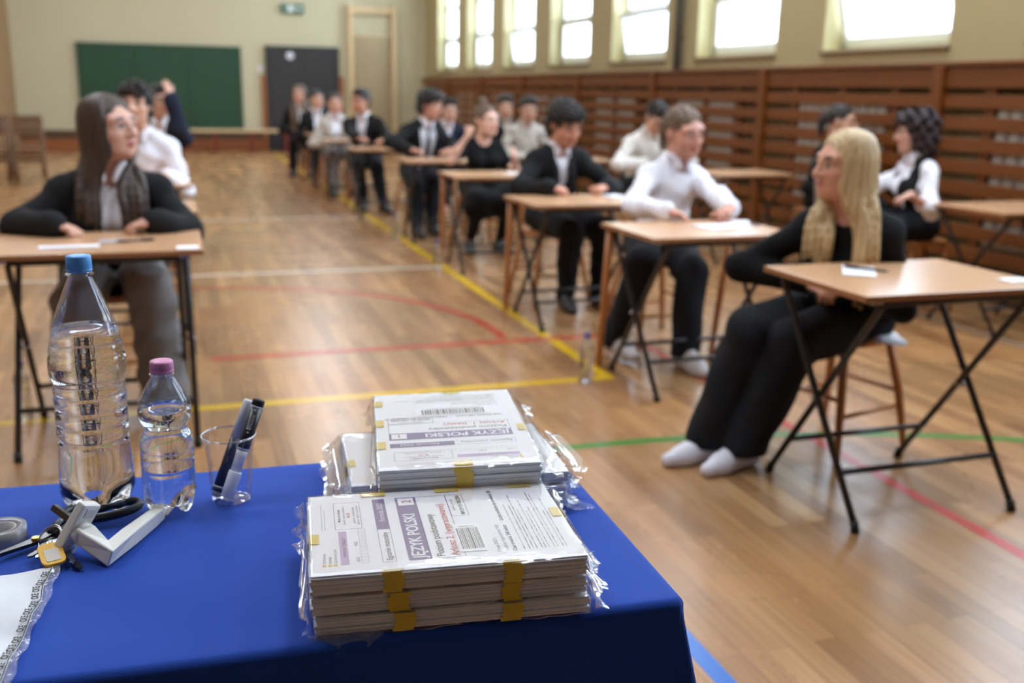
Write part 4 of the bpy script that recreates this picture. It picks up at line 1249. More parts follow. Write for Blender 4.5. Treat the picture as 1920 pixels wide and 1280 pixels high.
def cover_print(M, num, title2, flip_bar):
    """page coordinates in mm: x along the reading direction, t down from the head of the page"""
    b = MB()
    def bar(x0, t0, x1, t1, mi, z=.0002): b.rect(x0 / 1000, -t1 / 1000, x1 / 1000, -t0 / 1000, z, mi, M)
    def tx(s, size, x, t, mi, z=.0004, align='LEFT', width=None, bold=0.0, shear=0.0):
        b.text(s, size / 1000, x / 1000, -t / 1000, z, mi, M, align, None if width is None else width / 1000, bold, shear)
    def frame(x0, t0, x1, t1, mi=GR, w=.5):
        bar(x0, t0, x1, t0 + w, mi); bar(x0, t1 - w, x1, t1, mi); bar(x0, t0, x0 + w, t1, mi); bar(x1 - w, t0, x1, t1, mi)
    # head of the page
    for k, s in enumerate(('CENTRALNA', 'KOMISJA', 'EGZAMINACYJNA')):
        bar(20, 12.5 + 6 * k, 24, 16.5 + 6 * k, LO); tx(s, 4.2, 26, 16.5 + 6 * k, GR)
    bar(110, 14, 184, 14.7, LG); bar(110, 17.5, 168, 18.2, LG)
    bar(22, 32, 104, 41, LI); tx('WYPEŁNIA ZDAJĄCY', 5.2, 63, 39, GR, align='CENTER', bold=.00004)
    tx('KOD', 5, 26, 52, GR); tx('PESEL', 5, 64, 52, GR)
    for k in range(4): frame(22 + 7 * k, 54, 29.3 + 7 * k, 62, LG, .35)
    for k in range(11): frame(54 + 5 * k, 54, 59.3 + 5 * k, 62, LG, .35)
    frame(110, 29, 186, 60, GR)
    tx('Miejsce na naklejkę.', 4.6, 148, 36, BK, align='CENTER', bold=.00004)
    tx('Sprawdź, czy kod na naklejce to', 4, 148, 41.5, GR, align='CENTER')
    tx('M-100', 5.2, 148, 47.5, RD, align='CENTER', bold=.00005)
    tx('Jeżeli tak – przyklej naklejkę.', 4, 148, 53, GR, align='CENTER'); tx('Jeżeli nie – zgłoś to nauczycielowi.', 4, 148, 57.5, GR, align='CENTER')
    # title block
    frame(20, 76, 104, 91, PU); tx('Egzamin maturalny', 9.4, 24, 87, BK)
    bar(104, 76, 190, 91, PU); tx('Formuła 2023', 9.4, 150, 87, WH, align='CENTER', shear=.15)
    bar(20, 104, 190, 129, PU); tx('JĘZYK POLSKI', 19.5, 24, 122.5, WH, bold=.00045, width=118)
    bar(166, 107, 187, 126, WH, .0004); frame(168, 109, 185, 124, RD, .7); tx(num, 15.5, 176.5, 122.5, RD, .0006, 'CENTER', bold=.0003)
    frame(20, 128.5, 190, 166, PU, .6)
    tx('Poziom podstawowy', 13.2, 24, 144, BK); tx(title2, 13.2, 24, 160, RD, bold=.0001)
    frame(126, 166, 190, 187, PU, .6); tx('Symbol arkusza', 5.6, 158, 173, GR, align='CENTER')
    tx('MPOP-P%s-100-2305' % num, 7, 158, 183, BK, align='CENTER', bold=.0001)
    # barcode sticker
    g = random.Random(5)
    if flip_bar:
        bar(40, 196, 150, 226, ST, .0006); x = 48
        while x < 138:
            w = g.choice((1.4, 1.4, 2.6, 3.6)); bar(x, 199, x + w, 219, BK, .0008); x += w + g.choice((1.0, 1.8))
        bar(52, 221.5, 132, 223, GR, .0008)
    else:
        bar(30, 162, 102, 192, ST, .0006); t = 165
        while t < 189:
            w = g.choice((.7, .7, 1.2, 1.9)); bar(36, t, 90, t + w, BK, .0008); t += w + g.choice((.6, 1.1))
        bar(93.5, 168, 94.6, 187, GR, .0008)
    tx('4 maja 2023 r.', 6.4, 24, 206 if not flip_bar else 236, GR); tx('Godzina rozpoczęcia: 9:00', 6.4, 24, 215 if not flip_bar else 246, GR)
    tx('Czas trwania: 240 minut', 6.8, 24, 224 if not flip_bar else 190, BK, bold=.00012); tx('Liczba punktów do uzyskania: 35', 6.8, 104, 224 if not flip_bar else 190, BK, bold=.00012)
    g = random.Random(9)
    for t in ((232, 238, 242, 246, 252, 256, 260, 266, 270, 276, 280) if not flip_bar else (254, 260, 264, 270, 275, 280)):
        x = 26
        end = g.uniform(120, 186)
        while x < end:
            w = g.uniform(4, 17); bar(x, t, min(x + w, end), t + 1.1, g.choice((GR, LG, LG))); x += w + 1.6
    return b

def ring_bag(w, d, t, seed, seam=(.020, .020), tail=1.0):
    """film tube round the paper, pinched flat into a crinkled seam at both ends"""
    g = np.random.default_rng(seed); n = 64; vs = []; fs = []
    us = [-1.0, -.8, -.6, -.4, -.2, 0.0] + list(np.linspace(0, 1, 46)) + [0.0, .2, .4, .6, .8, 1.0]
    m = len(us); ph = g.uniform(0, 6, 8)
    for i, q in enumerate(us):
        left = i < 6; right = i >= m - 6
        if left: e = -q; u = -w / 2 - .003 - e * seam[0]
        elif right: e = q; u = w / 2 + .003 + e * seam[1]
        else: e = 0; u = -w / 2 - .003 + (w + .006) * q
        sq = 1 - min(1, e * 1.6) if e else 1.0
        for k in range(n):
            a = 2 * PI * (k + .5) / n; c, s = math.cos(a), math.sin(a)
            p = .22
            y = math.copysign(abs(c) ** p, c); z = math.copysign(abs(s) ** p, s)
            hy = d / 2 + .0045 - .004 * e; hz = (t / 2 + .0013) * (sq ** 1.4) + .0009
            wr = .0010 * math.sin(u * 90 + y * 12 * seed % 7 + ph[0]) * math.sin(y * 9 + ph[1] + u * 30) + .0009 * math.sin(u * 210 + ph[2] + 3 * y) * (1 if abs(y) > .9 else .4)
            yy = y * (hy + wr * 1.5 + (.003 * math.sin(u * 40 + ph[3]) if abs(y) > .98 else 0))
            zz = z * (hz + (abs(wr) * .6 if abs(z) > .9 else 0))
            dr = -t * .15 * min(1, e) + e * (.006 * math.sin(y * 6 + ph[4] + seed) + .003 * math.sin(y * 17 + ph[5]))
            uu = u + (math.copysign(1, u) * e * (.006 * math.sin(y * 5 + ph[6]) + .003 * math.sin(y * 19 + ph[7]))) * tail
            vs.append((uu, yy, zz + dr))
    for i in range(m - 1):
        for k in range(n): fs.append((i * n + k, (i + 1) * n + k, (i + 1) * n + (k + 1) % n, i * n + (k + 1) % n))
    b = MB(); b.add(vs, fs, 0, True); return b

def bundle(label, cx, cy, z0, rz, w, d, t, seed, cover=None, tapes=(), leaves=9, seam=(.018, .02), bag=True, grp='sealed bundles of examination booklets'):
    """w along local x, d along local y; origin at the underside"""
    root = empty('exam_bundle', (cx, cy, z0), rz); tag(root, label, 'paper bundle', grp)
    g = random.Random(seed); b = MB(); z = .0012; th = (t - .0024) / leaves
    for k in range(leaves):                                     # booklets, squared up by hand
        j = (g.uniform(-.0018, .0018), g.uniform(-.0018, .0010))
        if k == leaves - 1: j = (0, 0)
        b.box((j[0], j[1], z + th / 2), (w, d, th * .93)); z += th
    b.build('booklets', M_sides, root)
    c = MB(); c.rect(-w / 2, -d / 2, w / 2, d / 2, t - .0009); 
    sheet = c.build('cover_sheet', M_sheet, root)
    if cover:
        num, t2, kind = cover
        M = Matrix.Translation((-w / 2, -d / 2, t - .0008)) @ Matrix(((0, -1, 0, 0), (1, 0, 0, 0), (0, 0, 1, 0), (0, 0, 0, 1))) if kind == 'side' else \
            Matrix.Translation((w / 2, -d / 2, t - .0008)) @ Matrix(((-1, 0, 0, 0), (0, -1, 0, 0), (0, 0, 1, 0), (0, 0, 0, 1)))
        cover_print(M, num, t2, kind != 'side').build('cover_print', PRINT, sheet)
    for (px, py, sx, sy, side) in tapes:                        # strips of striped yellow tape folded over the edge
        tb = MB(); e = .0006
        tb.box((px, py, t + .0002), (sx, sy, .0004))
        if side == 'front': 
            for k in range(5):
                q = (k - 2) * .0012 * math.sin(k * 2.1 + seed)
                tb.box((px + q, -d / 2 - .0028, t * (.9 - .2 * k)), (sx * .94, .0006, t * .2))
        if side == 'back': tb.box((px, d / 2 + .0024, t / 2), (sx, .0006, t))
        if side == 'left': tb.box((-w / 2 - .0024, py, t / 2), (.0006, sy, t))
        if side == 'right': tb.box((w / 2 + .0024, py, t / 2), (.0006, sy, t))
        tb.build('tape_strip', M_yel, root)
    if bag:
        o = ring_bag(w, d, t, seed, seam).build('plastic_bag', M_bag, root); o.location = (0, 0, t / 2)
    return root

def loose_film(parent, x0, x1, y, z0, dz, dy, seed):
    vs = []; fs = []; n = 22
    for i in range(n + 1):
        t = i / n; x = x0 + (x1 - x0) * t
        for j in range(6):
            q = j / 5; k = math.sin(PI * min(1, t * 1.25 + .08)) ** .6
            vs.append((x + .002 * math.sin(q * 3 + i), y - dy * q * k - .0015 * math.sin(t * 19 + seed + q * 2), z0 - dz * q * q * k + .0008 * math.sin(t * 31 + seed)))
    for i in range(n):
        for j in range(5): fs.append((i * 6 + j, (i + 1) * 6 + j, (i + 1) * 6 + j + 1, i * 6 + j + 1))
    b = MB(); b.add(vs, fs, 0, True); return b.build('loose_film', M_flap, parent)
FA = math.radians(-6.3); FC = (.264, 1.040); FW, FD = .297, .210
h3 = (.0205, .0215, .0245)
zb = TZ + .0022
ol = bundle('lowest sealed bundle of the paper stack at the front table edge', FC[0] + .003, FC[1] - .002, zb, FA, FW, FD, h3[0], 3, None,
       [(-.055, -.1045, .024, .001, 'front'), (.062, -.1045, .024, .001, 'front')], 8, (.014, .024)); zb += h3[0] + .0012
loose_film(ol, -.158, -.045, -.1065, .003, .016, .012, 1)
bundle('middle sealed bundle of the paper stack at the front table edge', FC[0] - .001, FC[1] + .001, zb, FA + .008, FW, FD, h3[1], 5, None,
       [(-.058, -.1045, .024, .001, 'front'), (.064, -.1045, .022, .001, 'front')], 9, (.010, .026)); zb += h3[1] + .0012
bundle('top bundle of the stack at the front edge, cover titled with a white figure 2', FC[0], FC[1], zb, FA, FW, FD, h3[2], 8, ('2', 'Arkusz 2. (wypracowanie)', 'side'),
       [(-.070, .0985, .030, .010, 'back'), (.022, .0985, .030, .010, 'back'), (.116, .0985, .030, .010, 'back'), (-.143, -.018, .010, .024, 'left'),
        (-.063, -.1045, .022, .001, 'front'), (.066, -.1045, .022, .001, 'front'), (.142, .012, .012, .024, 'right')], 12, (.008, .016))
LA = math.radians(-6.0)
zb = TZ + .0022
for k in range(3):
    bundle(('lowest', 'second lowest', 'third')[k] + ' sealed bundle of the rear paper stack, partly hidden under the top one', .340 + .004 * k, 1.305 + .003 * k, zb, LA + .02 * (k - 1), .297, .205, .0165, 12 + k, None,
           [(-.070, -.102, .045, .002, 'front')] + ([(-.142, -.02, .010, .024, 'left')] if k == 2 else []), 7, (.020, .024)); zb += .0165 + .0012
ob = bundle('top bundle of the rear stack, cover upside down, thick booklets fanned at the front', .344, 1.293, zb, math.radians(-9.5), .207, .300, .0420, 21, ('1', 'Arkusz 1. (testy)', 'rear'),
       [(-.098, .105, .012, .022, 'left'), (-.098, .02, .012, .026, 'left'), (-.098, -.065, .012, .026, 'left'), (.004, -.140, .024, .014, 'front'), (.015, .143, .024, .008, 'back'), (.098, -.02, .010, .024, 'right')], 13, (.010, .030))
ob.rotation_euler = (.022, -.022, math.radians(-9.5)); ob.location.z += .004
# loose film ends with the printed CKE strip, lying on the cloth behind the front stack
root = empty('torn_film_strip', (.482, 1.215, TZ + .003)); tag(root, 'torn clear film strip printed CKE between the two paper stacks', 'plastic film')
vs = []; fs = []
for i in range(15):
    for j in range(9):
        u, v = i / 14, j / 8
        x = -.022 + .056 * u + .010 * v * math.sin(u * 5) ; y = -.030 + .050 * v - .018 * u + .004 * math.sin(u * 11 + v * 3)
        vs.append((x, y, .004 + .004 * math.sin(u * 7 + 2 * v) * math.sin(v * 5 + 1) + .010 * v * (1 - u)))
for i in range(14):
    for j in range(8): fs.append((i * 9 + j, (i + 1) * 9 + j, (i + 1) * 9 + j + 1, i * 9 + j + 1))
b = MB(); b.add(vs, fs, 0, True); b.build('film', M_flap, root)
b = MB()
for k in range(4): b.text('CKE', .0075, -.018 + .0155 * k, .004 - .0055 * k + .0005 * (k % 2), .0135 - .0024 * k, 0)
for k in range(2): b.text('CKE', .0072, -.010 + .0165 * k, -.018 - .005 * k, .0092, 0)
b.sweep([(-.020 + .008 * k, .0025 - .0030 * k + .001 * math.sin(k * 2), .0132 - .0012 * k) for k in range(8)], .0003, 5)
b.build('printed_letters', M_blk, root)

# ---- bottles
M_water = bpy.data.materials.new('water'); M_water.use_nodes = True
wb = M_water.node_tree.nodes['Principled BSDF']; wb.inputs['Transmission Weight'].default_value = 1; wb.inputs['Roughness'].default_value = 0
wb.inputs['IOR'].default_value = 1.333; wb.inputs['Base Color'].default_value = (.985, .993, 1, 1)
M_pet = film('pet_plastic', (246, 249, 252), gloss=.05, rough=.03)
M_cap_blue = mat('blue_bottle_cap', (92, 164, 234), .4, bump=.1, bscale=500); M_cap_pink = mat('pink_bottle_cap', (206, 136, 176), .4, bump=.1, bscale=500)
M_cap_dblue = mat('dark_blue_cap', (34, 74, 150), .4)
def petal(depth, zmax, seg5=5, ph=0.0):
    def f(r, z, a):
        if z < zmax and r > .004:
            t = (1 - z / zmax); c = .5 + .5 * math.cos(seg5 * a + ph)
            return r * (1 - .16 * t * c), z + depth * t * c * min(1, r / .02)
        return r, z
    return f
def interp(prof, n=4):
    out = []
    for i in range(len(prof) - 1):
        p0 = prof[max(i - 1, 0)]; p1 = prof[i]; p2 = prof[i + 1]; p3 = prof[min(i + 2, len(prof) - 1)]
        for j in range(n):
            t = j / n
            out.append(tuple(max(0.0001, .5 * ((2 * p1[q]) + (p2[q] - p0[q]) * t + (2 * p0[q] - 5 * p1[q] + 4 * p2[q] - p3[q]) * t * t + (3 * p1[q] - p0[q] - 3 * p2[q] + p3[q]) * t ** 3)) for q in (0, 1)))
    out.append(prof[-1]); return out
def bottle(name, label, loc, prof, level, cap_r, cap_z, cap_m, lobes, seg=64, n=4, rz=0.0, grp=None, marks=None):
    root = empty(name, loc, rz); tag(root, label, 'bottle', grp)
    pr = interp(prof, n); f = petal(*lobes)
    b = MB(); b.lathe(pr, seg, mod=f, close=False); b.build('bottle_body', M_pet, root)
    inn = [(max(r - .0009, .0004), z + .0006) for r, z in pr if z < level]
    top = np.interp(level, [z for r, z in pr if z > .02], [r for r, z in pr if z > .02]) - .0009
    inn += [(top, level), (top * .5, level + .0001), (.0003, level + .0001)]
    b = MB(); b.lathe([(.0003, inn[0][1])] + inn, seg, mod=f, close=False); recalc(b.build('water', M_water, root))
    b = MB(); z0, z1 = cap_z
    def knurl(r, z, a): return (r + (.00035 * math.cos(60 * a) if r > cap_r * .9 and z0 + .004 < z < z1 - .003 else 0), z)
    b.lathe([(cap_r, z0), (cap_r * 1.01, z0 + .003), (cap_r * .975, z0 + .0036), (cap_r * .99, z0 + .0045), (cap_r * .985, z1 - .002), (cap_r * .93, z1 - .0004), (cap_r * .5, z1), (.0003, z1)], 120 if seg > 40 else 24, mod=knurl if seg > 40 else None)
    cap = b.build('cap', cap_m, root)
    return root
big = [(.0008, .012), (.014, .008), (.026, .003), (.037, .0006), (.0445, .009), (.0478, .024), (.0482, .045), (.0470, .070), (.0450, .092), (.0455, .098), (.0438, .102), (.0455, .106), (.0458, .119), (.0438, .123), (.0455, .127), (.0458, .140), (.0436, .144), (.0455, .148),
       (.0458, .160), (.0436, .164), (.0455, .168), (.0448, .174), (.0440, .178), (.0460, .184), (.0482, .190), (.0485, .203), (.0482, .212), (.0462, .218), (.0464, .225), (.0440, .233), (.0432, .240), (.0405, .250), (.0370, .262), (.0318, .276), (.0262, .290), (.0212, .302), (.0172, .311), (.0146, .317), (.0142, .320), (.0170, .3205), (.0170, .3225), (.0138, .3235), (.0132, .330)]
bottle('water_bottle', 'tall clear water bottle with light blue cap on the blue cloth', (-.128, 1.368, TZ + .0015), big, .251, .0155, (.3245, .3455), M_cap_blue, (.013, .030, 5, .6), seg=80, n=3)
small = [(.0008, .010), (.010, .008), (.019, .002), (.026, .0006), (.0325, .009), (.0345, .022), (.0348, .040), (.0350, .060), (.0342, .064), (.0350, .068), (.0350, .086), (.0342, .089), (.0349, .092), (.0342, .100), (.0315, .109), (.0275, .115), (.0258, .118), (.0275, .121), (.0315, .127), (.0340, .134), (.0346, .140), (.0338, .148), (.0308, .158), (.0262, .168), (.0212, .177), (.0168, .184), (.0140, .188), (.0138, .190), (.0160, .1905), (.0160, .1922), (.0132, .193), (.0128, .198)]
bottle('water_bottle', 'small clear water bottle with pink cap and ball-shaped shoulder', (-.036, 1.333, TZ + .0015), small, .145, .0150, (.1935, .2095), M_cap_pink, (.012, .028, 5, .2), seg=72, n=3)
# bottles standing on the parquet beside the desks
slim = [(.0008, .006), (.016, .003), (.027, .002), (.0315, .010), (.0325, .03), (.031, .07), (.0325, .075), (.0325, .11), (.031, .115), (.0325, .12), (.0325, .155), (.030, .172), (.023, .190), (.016, .203), (.0135, .208), (.0135, .222)]
fb = None
for (x, y, lab) in ((1.745, 4.12, 'slim water bottle with blue cap on the floor at the yellow line corner'), (-.645, 4.225, 'slim water bottle with blue cap on the floor beside the big desk leg'),
                    (1.79, 7.13, 'slim water bottle on the floor where the white line meets the yellow one'), (1.825, 8.83, 'slim water bottle on the floor by the desk of the person with the tie'), (1.80, 10.7, 'farthest slim water bottle on the floor beside the yellow line')):
    if fb is None: o = fb = bottle('water_bottle', lab, (x, y, .001), slim, .165, .0145, (.212, .235), M_cap_dblue, (.004, .012, 5, 0), seg=24, n=2)
    else: o = copy_tree(fb); o.location = (x, y, .001)
    tag(o, lab, 'bottle', 'water bottles on the floor')

# ---- clear cup with two markers
root = empty('plastic_cup', (.044, 1.347, TZ + .0015)); tag(root, 'clear disposable plastic cup holding two markers', 'cup')
M_cup = film('cup_plastic', (250, 251, 253), gloss=.05, rough=.04)
b = MB(); b.lathe([(.0003, .002), (.022, .002), (.0245, .0005), (.0262, .003), (.0285, .030), (.0292, .031), (.0300, .055), (.0306, .056), (.0325, .079), (.0340, .081), (.0352, .091), (.0350, .094)], 56, close=False)
b.build('cup_wall', M_cup, root)
b = MB(); b.sweep([(.0362 * math.cos(2 * PI * k / 56), .0362 * math.sin(2 * PI * k / 56), .0950) for k in range(56)], .0016, 8, closed=True); b.build('cup_rim', film('cup_rim_plastic', (240, 243, 247), gloss=.22, rough=.05, haze=.08), root)

M_mkw = mat('white_marker_barrel', (228, 229, 238), .35); M_mkb = mat('black_marker_barrel', (26, 28, 36), .32); M_tip = mat('grey_marker_tip', (150, 152, 158), .4); M_plug = mat('black_marker_plug', (18, 18, 20), .5)
def marker(label, p0, p1, segs, sticker=False, wave=None):
    p0, p1 = Vector(p0), Vector(p1); d = (p1 - p0); L = d.length
    root = bpy.data.objects.new('marker', None); COL.objects.link(root); root.empty_display_size = .02
    root.matrix_world = Matrix.Translation(p0) @ d.to_track_quat('Z', 'Y').to_matrix().to_4x4()
    tag(root, label, 'marker', 'markers in the cup')
    mats_ = {'w': M_mkw, 'b': M_mkb, 't': M_tip, 'p': M_plug}
    names = {'cap': 'cap', 'barrel': 'barrel', 'ring': 'ring', 'plug': 'end_plug', 'tip': 'tip'}
    for (nm, c, prof) in segs:
        b = MB(); b.lathe([(r, z) for r, z in prof], 28, mod=None if wave is None or nm != 'barrel' else wave); b.build(names[nm], mats_[c], root)
    if sticker:
        inv = root.matrix_world.to_3x3().inverted(); v = inv @ (Vector((0, 0, CAM_H)) - p1); ang = math.atan2(v.y, v.x) - .12
        def patch(z0, z1, a0, a1, r, mi, b):
            n = 6; vs = []; 
            for z in (z0, z1):
                for k in range(n + 1):
                    a = ang + a0 + (a1 - a0) * k / n; vs.append((r * math.cos(a), r * math.sin(a), z))
            b.add(vs, [(k, k + 1, n + 2 + k, n + 1 + k) for k in range(n)], mi, True)
        b = MB(); patch(.098, .119, -.42, .32, .00885, 0, b)
        g = random.Random(2); z = .100
        while z < .117:
            w = g.choice((.0005, .0009, .0013)); patch(z, z + w, -.34, .10, .0090, 1, b); z += w + .0007
        patch(.100, .117, .16, .24, .0090, 1, b)
        for z in (.094, .126): patch(z - .0012, z + .0012, -.14, .14, .0089, 0, b)
        b.build('barcode_sticker', [M_sticker, M_blk], root)
        b = MB(); patch(.066, .084, -.05, .05, .0089, 0, b); b.build('printed_mark', M_tip, root)
    return root
marker('thick marker with white cap down and barcode on its black barrel', (.037, 1.334, TZ + .010), (.0885, 1.362, TZ + .140),
       [('cap', 'w', [(.0076, 0), (.0088, .001), (.0090, .036), (.0086, .0375)]), ('barrel', 'w', [(.0070, .0375), (.0074, .060), (.0080, .068)]),
        ('ring', 'b', [(.0081, .068), (.0082, .0695)]), ('ring', 'w', [(.0082, .0695), (.0083, .071)]), ('barrel', 'b', [(.0083, .071), (.0086, .078), (.0087, .130)]),
        ('ring', 'w', [(.0088, .130), (.0088, .1315)]), ('plug', 'p', [(.0086, .1315), (.0084, .140), (.0070, .1415), (.0060, .1395), (.0003, .1395)])], True)
marker('thick marker standing tip down behind the other, white strip above black barrel', (.0225, 1.352, TZ + .006), (.0765, 1.381, TZ + .135),
       [('tip', 't', [(.0040, 0), (.0062, .002), (.0070, .008)]), ('plug', 'p', [(.0076, .008), (.0080, .014)]), ('ring', 'w', [(.0081, .014), (.0081, .0155)]), ('barrel', 'b', [(.0080, .0155), (.0080, .085)]),
        ('barrel', 'w', [(.0079, .085), (.0078, .1385), (.0066, .141), (.0003, .141)])])

# ---- lever door handle, keys, scissors, tape, envelope
M_hand = mat('white_nylon_handle', (226, 224, 216), .42, var=.03, vscale=60); M_steel = mat('bright_steel', (190, 190, 192), .22, 1.0); M_dsteel = mat('dark_steel', (96, 94, 92), .3, 1.0)
M_brass = mat('brass', (196, 160, 90), .3, 1.0)
root = empty('door_lever', (-.145, 1.245, TZ)); tag(root, 'white lever door handle lying loose on the blue cloth', 'door handle')
Nn = Vector((.67, -.64, -.37)).normalized(); Ll = Vector((.50, .05, .82)); Ll = (Ll - Nn * Ll.dot(Nn)).normalized(); Bb = Nn.cross(Ll)
Rm = Matrix((Bb, Ll, Nn)).transposed()
pc = Vector((.001, -.017, .0345))
b = MB(); b.box(pc, (.031, .070, .013), Rm, bev=.003); b.build('back_plate', M_hand, root)
M_sc = mat('grey_white_nylon', (196, 195, 190), .45)
b = MB(); b.box(pc + Ll * .024 + Nn * .0068, (.016, .012, .0012), Rm, bev=.0005); b.build('screw_cover', M_sc, root)
b = MB(); b.box(pc - Ll * .026 + Nn * .0068, (.014, .010, .0012), Rm, bev=.0005); b.build('screw_cover', M_sc, root)
b = MB(); b.box(pc + Ll * .004 - Nn * .024, (.008, .008, .036), Rm, bev=.001); b.build('spindle', M_dsteel, root)
b = MB(); b.cyl(pc + Nn * .004, pc + Nn * .016, .0135, .0125, 24); b.build('neck_collar', M_hand, root)
lev = [pc + Nn * .008, pc + Nn * .018, Vector((.0375, -.0530, .0128)), Vector((.0600, -.0090, .0118)), Vector((.0840, .0360, .0115)), Vector((.0925, .0515, .0125)), Vector((.0950, .0600, .0170))]
wds = [.0105, .0110, .0175, .0100, .0088, .0082, .0072]; hts = [.0105, .0108, .0105, .0098, .0090, .0085, .0080]
vs = []; fs = []; sq = [(-1, -1), (1, -1), (1, 1), (-1, 1)]; m = 4
for i, p in enumerate(lev):
    ta = (p - lev[i - 1]).normalized() if i else (lev[1] - p).normalized(); tb = (lev[i + 1] - p).normalized() if i < len(lev) - 1 else ta
    t = (ta + tb).normalized(); side_ = t.cross(Vector((0, 0, 1))).normalized(); upv = side_.cross(t)
    for (c, q) in sq: vs.append(p + side_ * (wds[i] * c) + upv * (hts[i] * q))
for i in range(len(lev) - 1):
    for k in range(m): fs.append((i * m + k, i * m + (k + 1) % m, (i + 1) * m + (k + 1) % m, (i + 1) * m + k))
fs.append(tuple(range(m))[::-1]); fs.append(tuple((len(lev) - 1) * m + k for k in range(m)))
b = MB(); b.add(vs, fs, 0, False); o = recalc(b.build('lever', M_hand, root))
bv = o.modifiers.new('soft_edges', 'BEVEL'); bv.width = .0022; bv.segments = 3; bv.limit_method = 'ANGLE'; bv.angle_limit = .5

root = empty('scissors', (-.165, 1.28, TZ + .004)); tag(root, 'scissors with black loop grips lying under the white lever handle', 'scissors')
Lr = lambda x, y, z=.0: Vector((x + .165, y - 1.28, z))
M_grip = mat('black_scissor_grip', (24, 25, 28), .38)
d = Vector((-.60, -.46, 0)).normalized(); n_ = Vector((-d.y, d.x, 0)); piv = Lr(-.195, 1.262)
for sg, z in ((1, .002), (-1, .0042)):
    o0 = piv - d * .028 + n_ * sg * .005; pts = [o0 + n_ * .005, piv + n_ * .008 * sg * 0 + n_ * .007, piv + d * .075 + n_ * .001 * sg, piv + d * .078, piv + n_ * -.007, o0 - n_ * .005]
    vs = [p + Vector((0, 0, z)) for p in pts] + [p + Vector((0, 0, z + .0022)) for p in pts]; k = len(pts)
    nb = MB(); nb.add(vs, [tuple(range(k)), tuple(range(k, 2 * k))[::-1]] + [(i, (i + 1) % k, k + (i + 1) % k, k + i) for i in range(k)]); recalc(nb.build('blade', M_dsteel, root))
b = MB(); b.cyl(piv + Vector((0, 0, .005)), piv + Vector((0, 0, .0095)), .0052, .0045, 20); b.build('pivot_screw', M_brass, root)
def loop(c, ax, ay, ang, z, joint):
    pts = []
    for k in range(40):
        a = 2 * PI * k / 40; x = ax * math.cos(a); y = ay * math.sin(a) * (1 + .18 * math.cos(a))
        pts.append(c + Vector((x * math.cos(ang) - y * math.sin(ang), x * math.sin(ang) + y * math.cos(ang), z + .010)))
    b = MB(); b.sweep(pts, .0048, 10, closed=True, flat=1.25)
    e = c - Vector((math.cos(ang), math.sin(ang), 0)) * ax + Vector((0, 0, z + .008))
    b.sweep([e, e * .5 + joint * .5 + Vector((0, 0, .004)), joint + Vector((0, 0, z + .003))], [.0055, .0065, .0060], 10)
    b.build('grip', M_grip, root)
loop(Lr(-.108, 1.322), .036, .017, .50, .0, piv - d * .022 + n_ * .004)
loop(Lr(-.150, 1.330), .022, .015, .80, .0, piv - d * .022 - n_ * .004)

root = empty('tape_roll', (-.238, 1.292, TZ + .0015)); tag(root, 'roll of clear adhesive tape lying flat beside the scissors', 'tape')
b = MB(); b.lathe([(.0185, 0), (.0300, 0), (.0300, .018), (.0185, .018), (.0185, 0)], 48, close=False); b.build('tape', film('milky_tape', (236, 236, 236), gloss=.10, rough=.25, haze=.45, white=(206, 208, 208)), root)
b = MB(); b.lathe([(.0160, .001), (.0184, .001), (.0184, .017), (.0160, .017), (.0160, .001)], 48, close=False); b.build('core', mat('white_core', (214, 214, 212), .5), root)

root = empty('key_bunch', (-.168, 1.228, TZ + .003)); tag(root, 'bunch of keys on a ring with a yellow name tag', 'keys')
Lr = lambda x, y, z=.0: Vector((x + .168, y - 1.228, z))
c = Lr(-.179, 1.258, .009); pts = [c + Vector((.0135 * math.cos(t), .0135 * math.sin(t) * .85, .010 * math.sin(t + .6))) for t in np.linspace(0, 2 * PI, 41)[:-1]]
b = MB(); b.sweep(pts, .0011, 8, closed=True); pts2 = [p + Vector((.0006, .0003, .0018)) for p in pts]; b.sweep(pts2, .0010, 8, closed=True); b.build('split_ring', M_steel, root)
def key(a, bq, z, m):
    a = Vector(a); bq = Vector(bq); d = (bq - a).normalized(); n = Vector((-d.y, d.x, 0)).normalized(); L = (bq - a).length
    b = MB()
    M = Matrix.Translation(a + Vector((0, 0, z))) @ Matrix((d, n, d.cross(n))).transposed().to_4x4()
    head = [(.010 * math.cos(t) + .009, .011 * math.sin(t)) for t in np.linspace(0, 2 * PI, 17)[:-1]]
    b.prism(head, .0022, M, bev=.0004)
    g = random.Random(int(L * 1e5)); bl = [(.018, -.004)]
    x = .022
    while x < L - .004: bl += [(x, -.004 + g.uniform(0, .0028))]; x += .0026
    bl += [(L, -.0005), (L, .0015), (L - .003, .004), (.018, .004)]
    b.prism(bl, .0020, M); recalc(b.build('key', m, root))
key(Lr(-.172, 1.252), Lr(-.199, 1.218), .004, M_dsteel); key(Lr(-.166, 1.250), Lr(-.188, 1.205), .0075, M_steel); key(Lr(-.166, 1.236), Lr(-.137, 1.174), .002, M_dsteel); key(Lr(-.160, 1.238), Lr(-.146, 1.182), .0055, M_steel)
tgM = Matrix.Translation(Lr(-.1705, 1.2035, .010)) @ Matrix.Rotation(math.radians(16), 4, 'Z') @ Matrix.Rotation(math.radians(12), 4, 'X')
def rrect(w, h, r, n=5):
    o = []
    for (cx_, cy_, a0) in ((w / 2 - r, h / 2 - r, 0), (-w / 2 + r, h / 2 - r, 90), (-w / 2 + r, -h / 2 + r, 180), (w / 2 - r, -h / 2 + r, 270)):
        for k in range(n + 1):
            a = math.radians(a0 + 90 * k / n); o.append((cx_ + r * math.cos(a), cy_ + r * math.sin(a)))
    return o
